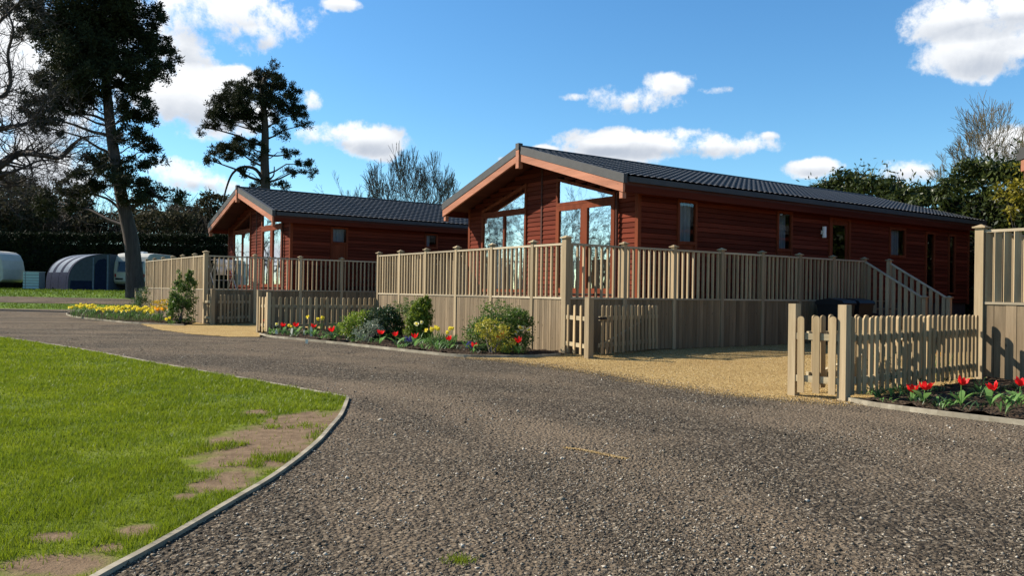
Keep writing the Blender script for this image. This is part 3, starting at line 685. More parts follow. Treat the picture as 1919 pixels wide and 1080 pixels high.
fr2=[0,1.37,2.98,4.40,5.92,7.38,8.80]; sd2=[0,1.58,3.14,4.66,6.14,7.6,9.1,10.6]
deck2=make_deck('raised timber deck around the far left lodge, with a washing rack standing on it',C2,TH2,fr2,sd2,10.6,fsp=.115)
deck2.scale=(1,1,1.03)
deck3=empty('timber_deck',C3,TH,'end of a third timber deck with close-set upright boards at the right edge','deck','raised timber decks')
f3=[8.36,6.6,4.9,3.2,1.5,0]
post(deck3,0,f3[0],0,ZT+.09,.12)
for a,b in zip(f3[:-1],f3[1:]):
    post(deck3,0,b,0,ZT+.06,.10); railing(deck3,(0,a),(0,b),ZM+.05,ZT+.05,0,.125,wide=True,plank=.15,rot=.7)
railing(deck3,(2.7,8.36),(0,8.36),ZM+.05,ZT+.05,0,.13)
mb=MB(); mb.box(.06,2.7,.05,8.3,ZM-.03,ZM); mb.build('deck_floor',WDB,deck3)
post(deck3,2.7,8.36,0,ZT+.06)

# ---------------------------------------------------------------- picket fences
def picket_mesh(h,w=.078,t=.02):
    mb=MB(); r=w/2; poly=[(-r,0),(r,0),(r,h-r*.8)]+[(r*math.cos(a),h-r*.8+r*.8*math.sin(a)) for a in (R(35),R(65),R(90),R(115),R(145))]+[(-r,h-r*.8)]
    mb.prism(poly,1,-t/2,t/2); return unit('picket',mb,WDP)
PK=picket_mesh(.90); PKS=picket_mesh(.93)
def picket_run(parent,p,q,spacing=.148,face=1,h=.93,z0=.06,name='picket_panel',jit=.012,lean=0.,first=0.5):
    p=Vector((p[0],p[1],0));q=Vector((q[0],q[1],0)); d=q-p; L=d.length; rz=math.atan2(d.y,d.x)
    b=empty(name,p,rz); b.parent=parent
    for zr in (.22,.72):
        mb=MB(); mb.box(0.0,L,-.019,.019,zr-.038,zr+.038); mb.build('rail',WDR,b)
    n=max(1,int(L/spacing))
    for i in range(n):
        x=(i+first)*L/n; o=place(PK,'picket',(x+rnd.uniform(-jit,jit),face*.031,z0+rnd.uniform(-.008,.008)),rnd.uniform(-.03,.03),b); o.rotation_euler.y=rnd.uniform(-.008,.008)+lean*i/n
    return b
WDR=wood('fence_rail',(.34,.27,.155),(.47,.385,.25),'x',knots=False)
def w2(p): return Vector((p[0],p[1],0))
# right-hand fence: a short return facing the drive, then along the bed to the third deck
def local_fence(name,loc,rz,label,cat='fence',group='low picket fences'): return empty(name,loc,rz,label,cat,group)
pA=gnd(1487,742); pB=gnd(1581,752); pC=L1(2.62,-6.33)
fr=local_fence('picket_fence',pB,TH,'low picket fence with a short front return beside the right-hand tulip bed')
inv=lambda p:((p-pB).dot(A_),(p-pB).dot(G_))
qa=inv(pA); qc=inv(pC)
post(fr,0,0,0,1.10,.105,False); post(fr,qa[0],qa[1],0,1.10,.10,False); post(fr,qc[0]*.5,qc[1]*.5+.075,0,.93,.09,False)
picket_run(fr,(qa[0]-.03,qa[1]-.02),(-.03,.02),.155,-1)
picket_run(fr,(.05,.0),(qc[0],qc[1]),.148,-1)
# open leaf folded back behind it
gl_=local_fence('picket_gate',L1(-1.05,-6.02),TH-R(9),'open picket gate leaf folded back behind the right-hand picket fence','gate','open picket gates')
picket_run(gl_,(.05,0),(2.3,0),.15,-1,name='gate_panel'); mb=MB(); mb.bar((.1,.03,.2),(2.2,.03,.74),.06,.02); mb.build('brace',WDR,gl_)
mb=MB(); mb.box(.0,.25,-.06,-.045,.70,.74); mb.build('hinge',BLACK,gl_)
# beside the near deck
pD=gnd(1103,673)
fd=local_fence('picket_fence',pD,TH,'three-picket fence stub joining the gate post to the corner of the near deck')
rel=lambda p,o,th:Vector(((p-o).dot(Vector((math.cos(th),math.sin(th),0))),(p-o).dot(Vector((-math.sin(th),math.cos(th),0)))))
post(fd,0,0,0,1.10,.12,False); e1=rel(C1,pD,TH); picket_run(fd,(-.02,.06),(e1.x-.03,e1.y-.07),.27,1,first=.55)
g1=L1(.06,-.90); g2=L1(2.35,-.12); dv=g2-g1
gg=local_fence('picket_gate',g1,math.atan2(dv.y,dv.x),'open picket gate leaf leaning along the side of the near deck','gate','open picket gates')
picket_run(gg,(.02,0),(dv.length,0),.152,-1,name='gate_panel',lean=-.05); mb=MB(); mb.bar((.1,.03,.2),(2.2,.03,.74),.06,.02); mb.build('brace',WDR,gg)
mb=MB(); mb.box(-.12,.2,-.06,-.045,.70,.74); mb.build('hinge',BLACK,gg)
# between the two lodges
pE=gnd(485,624); pF=gnd(398,609.5); pG=L1(.0,8.46)
fe=local_fence('picket_fence',pE,TH,'low picket fence in shade between the two raised decks behind the tulips')
e=rel(pG,pE,TH); post(fe,0,0,0,1.13,.11,False); post(fe,.05,-.62,0,1.08,.09,False); picket_run(fe,(0,-.03),(.05,-.60),.15,-1)
picket_run(fe,(.10,-.6),(e.x*.5,e.y*.5-.3),.148,-1); post(fe,e.x*.5,e.y*.5-.3+.075,0,.95,.09,False); picket_run(fe,(e.x*.5,e.y*.5-.3),(e.x,e.y),.148,-1)
ff=local_fence('picket_fence',pF,TH2,'narrow picket fence stub beside the corner post of the far left deck')
post(ff,0,0,0,1.13,.12,False); e=rel(C2,pF,TH2); picket_run(ff,(0,.05),(e.x-.02,e.y-.08),.2,-1)
g1=pF+Vector((.12,.05,0)); g2=at(480,600,26.6); g2=Vector((g2.x,g2.y,0)); dv=(g2-g1)
gf=local_fence('picket_gate',g1,math.atan2(dv.y,dv.x),'shaded picket gate leaf hinged on the post by the far left deck','gate','open picket gates')
picket_run(gf,(.05,0),(max(dv.length+.7,2.2),0),.16,-1,name='gate_panel'); mb=MB(); mb.bar((.1,.03,.2),(1.6,.03,.74),.06,.02); mb.build('brace',WDR,gf)
fh=local_fence('picket_fence',L2(0,8.86),TH2+math.pi/2,'short low boarded picket fence running left from the far deck towards the trunk')
picket_run(fh,(0.05,0),(2.1,0),.10,1); post(fh,2.15,0,0,1.1,.08,False); post(fh,1.1,0,0,1.1,.08,False)
# ---------------------------------------------------------------- foliage helpers
def leaf_cloud(P,size,m,name='foliage',parent=None,asp=.5,up=0.,seed=1,kind=None,label=None,bend=True):
    """one small folded leaf per point"""
    g=np.random.default_rng(seed); P=np.asarray(P,float); n=len(P)
    d=g.normal(size=(n,3)); d[:,2]+=up; d/=np.linalg.norm(d,axis=1)[:,None]
    r=g.normal(size=(n,3)); s=np.cross(d,r); s/=np.linalg.norm(s,axis=1)[:,None]
    L=(np.asarray(size)*g.uniform(.6,1.35,n))[:,None]; Wd=L*asp
    a=P-d*L*.5; b=P+s*Wd*.5; c=P+d*L*.5; e=P-s*Wd*.5
    V=np.stack([a,b,c,e],1).reshape(-1,3); Fc=np.arange(4*n).reshape(-1,4)
    if parent is not None:
        V=V-np.array(parent.location)[None]
    o=fast(name,V,Fc,m,parent)
    return o
def blob_points(blobs,dens,seed=1,shell=.55,noise_amp=.35,nsc=1.3):
    """blobs: (cx,cy,cz,rx,ry,rz); points mostly near the outside with a ragged outline and gaps"""
    g=np.random.default_rng(seed); out=[]
    for (cx,cy,cz,rx,ry,rz) in blobs:
        n=int(dens*(rx*ry*rz)**(2/3)); 
        if n<1: continue
        d=g.normal(size=(n,3)); d/=np.linalg.norm(d,axis=1)[:,None]; r=1-(1-shell)*g.random(n)**1.3*1.0
        # clumps: pull points to sub-centres
        k=max(5,int(n/28)); sc=g.normal(size=(k,3)); sc/=np.linalg.norm(sc,axis=1)[:,None]; sc*=(.55+.55*g.random(k))[:,None]
        i=g.integers(0,k,n); q=sc[i]+g.normal(size=(n,3))*.15
        out.append(q*np.array([rx,ry,rz])+np.array([cx,cy,cz]))
    return np.concatenate(out)
def grow(mb,p,d,L,r,lev,rg,k=5,spread=.55,curl=.18,up=.12,ratio=.72,nb=(2,3),minr=.004,tips=None,clip=None):
    """recursive branching; each branch is a bent tapering tube"""
    if clip and not clip(Vector(p)): return
    p=Vector(p); d=Vector(d).normalized(); n=3 if lev>1 else 2; pts=[p.copy()]; rad=[r]; dd=d.copy()
    for i in range(n):
        dd=(dd+Vector((rg.gauss(0,curl),rg.gauss(0,curl),rg.gauss(0,curl)+up))).normalized(); p=p+dd*(L/n); pts.append(p.copy()); rad.append(max(minr,r*(1-.45*(i+1)/n)))
    mb.tube(pts,rad,max(3,k),0)
    if lev<=0:
        if tips is not None: tips.append(p.copy())
        return
    kids=rg.randint(*nb)
    for j in range(kids):
        ax=Vector((rg.gauss(0,1),rg.gauss(0,1),rg.gauss(0,1))).normalized(); nd=(dd+ax*spread*rg.uniform(.6,1.3)).normalized()
        grow(mb,p,nd,L*ratio*rg.uniform(.8,1.15),rad[-1]*.78,lev-1,rg,k-1,spread,curl,up,ratio,nb,minr,tips,clip)
    for q in range(1,n):   # side shoots
        if rg.random()<.75:
            ax=Vector((rg.gauss(0,1),rg.gauss(0,1),rg.gauss(0,.6))).normalized(); nd=(dd*.5+ax*.9).normalized()
            grow(mb,pts[q],nd,L*ratio*.75,rad[q]*.5,max(0,lev-2),rg,3,spread,curl,up,ratio,nb,minr,tips,clip)
def shift(mb,o):
    mb.v=[(v[0]-o[0],v[1]-o[1],v[2]-o[2]) for v in mb.v]; return mb

# ---------------------------------------------------------------- the two pines
def pine(Y,base_px,trunk,r0,blobs,label,seed,dens,leaf,extra_limbs=(),zoff=None):
    rg=random.Random(seed); b=at(*base_px,Y); z0=terr(b.x,b.y); root=empty('pine_tree',(b.x,b.y,z0),0,label,'tree')
    tp=[Vector((b.x,b.y,z0-.1))]+[at(x,y,Y) for x,y in trunk]; n=len(tp)
    mb=MB(); rad=[r0*(1.25 if i==0 else 1)*(1-.68*i/(n-1)) for i in range(n)]; fine=smooth3(tp,4); fr=[np.interp(i/(len(fine)-1),np.linspace(0,1,n),rad) for i in range(len(fine))]
    mb.tube(fine,fr,12); shift(mb,root.location); mb.build('trunk',BARK,root,smooth=True)
    mb=MB(); B=[]
    for (x,y,rx,ry) in blobs:
        dy=rg.uniform(-1,1)*max(rx,ry)/F*Y*1.3; c=at(x,y,Y+dy); s=(Y+dy)/F; B.append((c.x,c.y,c.z,rx*s*.88,rx*s*.8,ry*s*.85))
        for q in range(3):
            aa=rg.uniform(0,6.28); k_=rg.uniform(.8,1.15); B.append((c.x+math.cos(aa)*rx*s*k_,c.y+rg.gauss(0,.5)*rx*s,c.z+math.sin(aa)*ry*s*k_*1.1-.1,rx*s*.42,rx*s*.42,max(.22,ry*s*.5)))
        # limb from the trunk, leaving below the pad
        tz=min(fine,key=lambda q:abs(q.z-(c.z-.25*abs(c.x-q.x)-.3))); mid=tz.lerp(c,.5)+Vector((rg.uniform(-.2,.2),rg.uniform(-.2,.2),rg.uniform(.0,.5)))
        rr=max(.035,min(.14,.02*(c-tz).length)); mb.tube([tz,tz.lerp(mid,.5)+Vector((0,0,-.1)),mid,mid.lerp(c,.6),c],[rr*1.3,rr,rr*.75,rr*.5,rr*.3],5)
        for k in range(5):
            e=c+Vector((rg.gauss(0,.5)*rx*s,rg.gauss(0,.5)*rx*s,rg.gauss(0,.5)*ry*s)); mb.tube([mid.lerp(c,.5),mid.lerp(e,.7)+Vector((0,0,.1)),e],[rr*.4,rr*.3,rr*.12],3)
    for l in extra_limbs:
        P=[at(x,y,Y) for x,y in l[0]]; P=smooth3(P,4); mb.tube(P,[l[1]*(1-.6*i/(len(P)-1)) for i in range(len(P))],6)
    shift(mb,root.location); mb.build('limbs',BARK,root,smooth=True)
    # needle tufts
    P=blob_points(B,dens,seed); g=np.random.default_rng(seed); P=np.repeat(P,5,0)+g.normal(size=(len(P)*5,3))*leaf*.55
    leaf_cloud(P,leaf,PINEL,'crown',root,.34,.35,seed)
    return root
def smooth3(P,n):
    out=[]
    for i in range(len(P)-1):
        p0=P[max(i-1,0)];p1=P[i];p2=P[i+1];p3=P[min(i+2,len(P)-1)]
        for k in range(n):
            t=k/n; out.append(.5*((2*p1)+(p2-p0)*t+(2*p0-5*p1+4*p2-p3)*t*t+(3*p1-p0-3*p2+p3)*t**3))
    out.append(P[-1].copy()); return out
pb1=[(130,20,60,40),(200,10,70,40),(262,45,42,40),(230,80,60,40),(150,80,60,45),(285,95,32,34),(272,132,42,26),(300,125,22,18),(110,60,40,30),(70,40,40,25),(40,8,30,20),(120,140,45,36),(170,130,60,45),(230,130,50,33),(95,200,36,26),(68,212,26,16),(130,190,45,30),(165,170,50,30),(250,190,36,22),(280,202,17,20),(258,222,30,12),(88,238,26,16),(115,160,40,28),(240,250,30,16),(275,266,26,14),(288,284,16,9),(180,40,60,50),
 (180,312,30,16),(215,300,34,18),(255,306,32,12),(200,338,55,17),(242,338,36,16),(300,365,36,12),(160,352,36,16),(110,378,42,20),(330,368,13,12),(255,370,28,12),(180,-50,110,60),(230,-120,90,50),(110,-90,70,50),(150,110,70,50),(200,60,80,60)]
pine(46,(255,542),[(251,500),(246,450),(236,405),(228,370),(214,290),(205,220),(199,150),(196,60),(192,-40),(195,-120)],.47,pb1,'tall dark pine with a thick leaning trunk standing in front of the caravans',21,430,.19,
  extra_limbs=[([(232,400),(200,372),(150,360)],.10),([(240,350),(275,350),(300,372),(330,380)],.07),([(205,230),(170,215),(120,215)],.10)])
pb2=[(428,196,38,17),(470,186,36,20),(532,184,32,15),(515,210,24,10),(440,212,34,12),(556,206,20,10),(445,276,34,9),(500,150,26,12),(415,226,18,10),(510,138,23,16),(488,143,17,11),(537,163,16,10),(500,163,22,10),(445,170,30,15),(475,168,24,18),(420,188,22,15),(460,185,28,13),(405,213,20,14),(388,238,17,11),(430,222,24,12),(462,215,20,11),(540,195,20,12),(562,214,15,10),(572,234,11,8),(522,228,13,12),(450,266,28,9),(482,270,18,10),(410,289,24,11),(440,284,22,9),(393,300,10,6),(480,295,14,8),(545,288,16,8),(570,308,18,10),(586,322,9,6),(546,320,12,6),(510,343,20,9),(484,352,16,8),(455,320,12,5),(520,183,20,12),(480,235,14,7),(530,250,10,8)]
pine(56,(500,560),[(500,450),(498,360),(496,300),(497,250),(495,210),(491,170),(497,145)],.42,pb2,'lone open-crowned pine rising behind the roof of the far left lodge',33,620,.15,
  extra_limbs=[([(497,345),(480,318),(455,313),(436,325),(425,350),(418,378)],.13),([(497,245),(470,242),(445,235)],.09),([(498,290),(520,292),(545,288)],.08),([(497,340),(512,330),(514,312)],.08)])

# ---------------------------------------------------------------- bare trees
def bare(name_label,Y,base_px,stems,seed,m,L,r,lev,**k):
    rg=random.Random(seed); b=at(*base_px,Y); z0=terr(b.x,b.y); root=empty('bare_tree',(b.x,b.y,z0),0,name_label,'tree'); mb=MB(); tb=MB()
    top=Vector((b.x,b.y,z0+k.pop('trunk',2.5))); tb.tube([(b.x,b.y,z0-.1),tuple(top)],[r*1.5,r*1.2],8); tips=[]
    for (dx,dz,f) in stems: grow(mb,top,Vector((dx,rg.uniform(-.5,.5),dz)),L*f,r*.8,lev,rg,5,tips=tips,**k)
    shift(mb,root.location); shift(tb,root.location); tb.build('trunk',m,root,smooth=True); mb.build('branches',m,root)
    return root
dc=at(772,392,62)
DOME=lambda q:((q.x-dc.x)/3.75)**2+((q.y-dc.y)/4.)**2+((q.z-dc.z)/4.5)**2<1 or q.z<dc.z
bare('rounded leafless tree between the two lodges, showing above the far roof',62,(772,560),[(-.8,1,1.2),(-.4,1,1.15),(-.12,1,1.15),(.15,1,1.15),(.45,1,1.1),(.85,1,1.2),(1.5,.9,1.1),(-1.5,.9,1.1)],5,TWIGP,2.05,.14,5,spread=.38,curl=.06,up=.10,ratio=.80,nb=(3,3),minr=.015,trunk=2.6,clip=DOME)
bare('small bare tree left of the rounded tree above the far lodge roof',64,(682,560),[(-.4,1,1.),(.2,1,1.),(.6,1,.7)],8,TWIGP,1.7,.10,4,spread=.42,curl=.08,up=.10,ratio=.76,nb=(3,3),minr=.012,trunk=4.)
bare('thin bare sapling tips just right of the lone pine',60,(632,560),[(-.3,1,.9),(.35,1,1.)],12,TWIGP,1.5,.05,3,spread=.5,curl=.14,up=.05,ratio=.72,nb=(2,2),minr=.010,trunk=6.)
bare('spreading bare tree above the right-hand hedge',46,(1856,560),[(-.9,.8,.9),(-.5,1,1.),(-.15,1,1.05),(.2,1,1.05),(.6,1,1.),(1.1,.8,1.)],19,TWIGY,1.9,.14,5,spread=.44,curl=.10,up=.07,ratio=.77,nb=(3,3),minr=.010,trunk=5.2)
# old oak whose limbs reach in from the left
b=at(-150,560,37); root=empty('bare_tree',(b.x,b.y,0),0,'large bare oak reaching thick crooked limbs in from the left edge','tree'); tb=MB(); tb.tube([(b.x,b.y,-.1),(b.x+.2,b.y,3),(b.x+.1,b.y+.2,7),(b.x-.3,b.y,12)],[.75,.6,.5,.3],10); shift(tb,root.location); tb.build('trunk',BARK,root,smooth=True)
mb=MB(); rg=random.Random(77)
limbs=[([(-150,430),(-60,360),(0,310),(35,288),(75,290),(110,296),(135,275)],.26),([(-150,330),(-60,250),(0,242),(30,236),(60,226),(80,200)],.17),([(-150,250),(-40,190),(5,180),(20,150),(15,100),(25,55),(10,15)],.14),([(-150,200),(-20,60),(20,20),(60,-20)],.12),([(-40,340),(30,320),(80,300),(130,310)],.08),([(110,296),(150,260),(185,255)],.08),([(-100,420),(-20,330),(20,345),(60,330)],.10)]
for P,r in limbs:
    Q=smooth3([at(x,y,37+rg.uniform(-.6,.6)) for x,y in P],5); n=len(Q); rr=[r*(1-.75*i/(n-1)) for i in range(n)]; mb.tube(Q,rr,7)
    for i in range(5,n):
        for k in range(2):
            d=(Q[i]-Q[i-1]).normalized()+Vector((rg.gauss(0,.7),rg.gauss(0,.9),rg.gauss(.15,.8))); grow(mb,Q[i],d,rg.uniform(.7,1.3),max(.012,rr[i]*.32),3,rg,4,.6,.25,.04,.74,(2,2),.007)
shift(mb,root.location); mb.build('branches',BARK,root)

# ---------------------------------------------------------------- woodland behind the left hedge (a mass)
TM=[]
for s in (1,2,3):
    mb=MB(); rg=random.Random(100+s)
    mb.tube([(0,0,0),(0.1,0,2.5)],[.14,.11],5)
    for q in range(5): grow(mb,(0.05,0,1.+.4*q),(rg.uniform(-.8,.8),rg.uniform(-.8,.8),1),2.4,.08,3,rg,4,.5,.15,.08,.74,(2,3),.014)
    V=np.array(mb.v); Fq=np.array([f for f in mb.f if len(f)==4]); TM.append((V,Fq))
VV=[];FF=[];off=0; g=np.random.default_rng(4)
tops=[(0,300),(60,310),(130,330),(200,345),(260,355),(330,345),(380,352),(430,360)]
for i in range(95):
    px=g.uniform(-60,450); Y=g.uniform(64,84); ty=np.interp(px,[a for a,b in tops],[b for a,b in tops])+g.uniform(0,60); b=at(px,540,Y); z0=terr(b.x,b.y); topz=at(px,ty,Y).z
    V,Fq=TM[i%3]; a=g.uniform(0,6.28); h=V[:,2].max(); s=(topz-z0)/h; sxy=s*g.uniform(.7,1.05)
    X=(V[:,0]*math.cos(a)-V[:,1]*math.sin(a))*sxy+b.x; Yv=(V[:,0]*math.sin(a)+V[:,1]*math.cos(a))*sxy+b.y; VV.append(np.stack([X,Yv,V[:,2]*s+z0],1)); FF.append(Fq+off); off+=len(V)
o=tag(fast('woodland',np.concatenate(VV),np.concatenate(FF),TWIG),'mass of bare brown winter trees behind the left hedge',kind='stuff')
B=[]
for (x,y,rx,ry) in [(20,400,60,50),(90,420,50,30),(150,395,30,40),(40,350,30,20),(260,400,30,30),(350,405,40,25),(400,385,30,25),(300,415,60,20),(200,420,60,20),(375,425,50,20),(-20,420,60,70),(120,350,20,16),(10,330,25,14)]:
    Y=g.uniform(62,72); c=at(x,y,Y); s=Y/F; B.append((c.x,c.y,c.z,rx*s,rx*s,ry*s))
IVY=leafm('ivy_brush',(.025,.026,.014),(.075,.066,.035),.2,.8,.4,.1)
tag(leaf_cloud(blob_points(B,900,9),.26,IVY,'woodland_understorey',None,.6,0,9),'dull green ivy and brush within the bare woodland',kind='stuff')
# belt of bare trees beyond the left edge of the lawn (seen in the window reflections)
VV=[];FF=[];off=0
for i in range(46):
    x=g.uniform(-64,-44); y=g.uniform(-4,58); V,Fq=TM[i%3]; a=g.uniform(0,6.28); s=g.uniform(.9,1.3)*9.5/V[:,2].max()
    VV.append(np.stack([(V[:,0]*math.cos(a)-V[:,1]*math.sin(a))*s+x,(V[:,0]*math.sin(a)+V[:,1]*math.cos(a))*s+y,V[:,2]*s+terr(x,y)],1)); FF.append(Fq+off); off+=len(V)
tag(fast('woodland',np.concatenate(VV),np.concatenate(FF),TWIG),'belt of bare winter trees beyond the left side of the lawn',kind='stuff')
# ---------------------------------------------------------------- hedges
def hedge(label,p,q,h,th,dens,leaf,m,seed,rag=.5,sprigs=0,core=True,z0f=lambda x,y:0):
    g=np.random.default_rng(seed); p=Vector((p[0],p[1],0));q=Vector((q[0],q[1],0)); L=(q-p).length; d=(q-p)/L; s=Vector((-d.y,d.x,0))
    root=empty('hedge',p,0,label,'hedge'); n=int(L*h*dens); u=g.uniform(0,L,n); hh=np.array([h(x) if callable(h) else h for x in u]) if callable(h) else np.full(n,h)
    return root
def hedge2(label,p,q,hf,th,dens,leaf,m,seed,z0f=lambda x,y:0.,asp=.5,rag=.35,sprig=0,name='hedge',cat='hedge',darkm=None,low=0.):
    g=np.random.default_rng(seed); p=Vector((p[0],p[1],0));q=Vector((q[0],q[1],0)); L=(q-p).length; d=(q-p)/L; s=Vector((d.y,-d.x,0))  # s faces the viewer side
    root=empty(name,p,0,label,cat)
    n=int(L*dens); U=g.uniform(0,L,n); Wt=g.random(n)
    H_=np.array([hf(u/L) for u in U]); bump=np.array([mnoise.fractal(Vector((u*.9,seed,0)),.9,2.,4) for u in U])*rag+np.array([mnoise.noise(Vector((u*3.1,seed*2,1))) for u in U])*rag*.35
    H_=H_+bump; side=g.random(n); face=side<.62; z=np.where(face,g.random(n)**.8*H_,H_-g.random(n)**2*.5)
    dep=np.where(face,th*.5*(1-.35*g.random(n)),g.uniform(-th*.5,th*.5,n))
    lump=np.array([mnoise.fractal(Vector((u*.8,zz*.8,seed+5)),.9,2.,3) for u,zz in zip(U,z)])*.45
    dep=dep+np.where(face,lump,0); 
    P=np.stack([p.x+d.x*U+s.x*dep,p.y+d.y*U+s.y*dep,z],1); P[:,2]+=np.array([z0f(a,b) for a,b in zip(P[:,0],P[:,1])])
    P=P+g.normal(size=P.shape)*.06
    leaf_cloud(P,leaf,m,'foliage',root,asp,.1,seed)
    # dark woody core, irregular
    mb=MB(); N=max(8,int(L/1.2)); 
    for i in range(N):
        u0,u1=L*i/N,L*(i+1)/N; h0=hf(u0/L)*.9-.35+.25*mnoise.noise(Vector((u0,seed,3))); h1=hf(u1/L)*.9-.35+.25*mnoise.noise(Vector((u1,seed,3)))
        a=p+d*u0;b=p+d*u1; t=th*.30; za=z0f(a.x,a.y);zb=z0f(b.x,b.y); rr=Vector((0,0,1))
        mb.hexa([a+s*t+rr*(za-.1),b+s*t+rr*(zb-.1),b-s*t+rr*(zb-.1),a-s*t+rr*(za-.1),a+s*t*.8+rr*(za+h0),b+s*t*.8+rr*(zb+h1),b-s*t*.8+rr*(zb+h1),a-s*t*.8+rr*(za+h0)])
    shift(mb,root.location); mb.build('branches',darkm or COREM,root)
    if sprig:
        mb=MB(); SP=[]; rg=random.Random(seed)
        for i in range(sprig):
            u=rg.uniform(0,L); hz=hf(u/L)+rg.uniform(-.1,.2); b0=p+d*u+s*rg.uniform(-th*.3,th*.3)+Vector((0,0,hz-.3+z0f(p.x,p.y))); dr=Vector((rg.gauss(0,.3),rg.gauss(0,.3),1)).normalized(); ln=rg.uniform(.5,1.15)
            pts=[b0+dr*ln*k/4+Vector((rg.gauss(0,.03),rg.gauss(0,.03),-.03*k*k/4)) for k in range(5)]; mb.tube(pts,[.012,.010,.008,.006,.004],3)
            for k in range(9):
                f=.25+.75*rg.random(); c=b0+dr*ln*f; SP.append((c.x+rg.gauss(0,.09),c.y+rg.gauss(0,.09),c.z+rg.gauss(0,.05)))
        shift(mb,root.location); mb.build('shoots',COREM,root); leaf_cloud(SP,leaf*.95,m,'shoot_leaves',root,asp*.8,.2,seed+1)
    return root
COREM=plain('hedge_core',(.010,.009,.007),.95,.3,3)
hl0=at(-120,540,60); hl1=at(560,540,58)
hedge2('long tall dark clipped hedge behind the caravans on the left',hl0,hl1,lambda u:4.1,1.6,2600,.16,HEDL,3,terr,rag=.22)
hA=L1(20.6,13.5); hB=L1(20.2,-8.0)
def rh(u): return 5.75+.25*math.sin(u*9)+.35*math.sin(u*23+1)-(.35 if u<.3 else 0)
hedge2('tall leafy evergreen hedge behind the far end of the near lodge',hA,hB,rh,2.2,2300,.21,LAUR,14,asp=.42,rag=.5,sprig=150)
hA=L1(2,-16); 
# golden shrub in the hedge top
def shrub(name,label,cat,c,blobs,m,leaf,dens,seed,stems=6,asp=.45,up=.1,group=None,fol='foliage'):
    if leaf<.1: blobs=[(b[0]*1.15,b[1]*1.15,b[2]*1.08,b[3]*1.2,b[4]*1.2,b[5]*1.15) for b in blobs]
    """blobs relative to c"""
    root=empty(name,c,0,label,cat,group); mb=MB(); rg=random.Random(seed)
    for i in range(stems):
        bl=blobs[i%len(blobs)]; e=Vector(bl[:3])+Vector((rg.gauss(0,.4)*bl[3],rg.gauss(0,.4)*bl[4],rg.gauss(0,.3)*bl[5])); mb.tube([(rg.uniform(-.05,.05),rg.uniform(-.05,.05),-.02),tuple(e*.5+Vector((rg.gauss(0,.03),rg.gauss(0,.03),0))),tuple(e)],[.012+leaf*.05,.008,.004],4)
    mb.build('stems',TWIGP,root)
    P=blob_points([(b[0]+c[0],b[1]+c[1],b[2]+c[2],*b[3:]) for b in blobs],dens*(4.2 if leaf<.1 else 1),seed); P=P[P[:,2]>.03]
    leaf_cloud(P,leaf,m,fol,root,asp,up,seed); return root
c=L1(18.9,-.6); shrub('golden_shrub','golden-yellow leafed shrub growing through the top of the right-hand hedge','shrub',Vector((c.x,c.y,0)),[(0,0,4.9,.9,.7,.7),(.6,-.3,5.3,.6,.5,.5),(-.5,.3,4.4,.7,.6,.6),(.3,0,5.7,.3,.3,.4)],YELL,.14,1500,5,8)

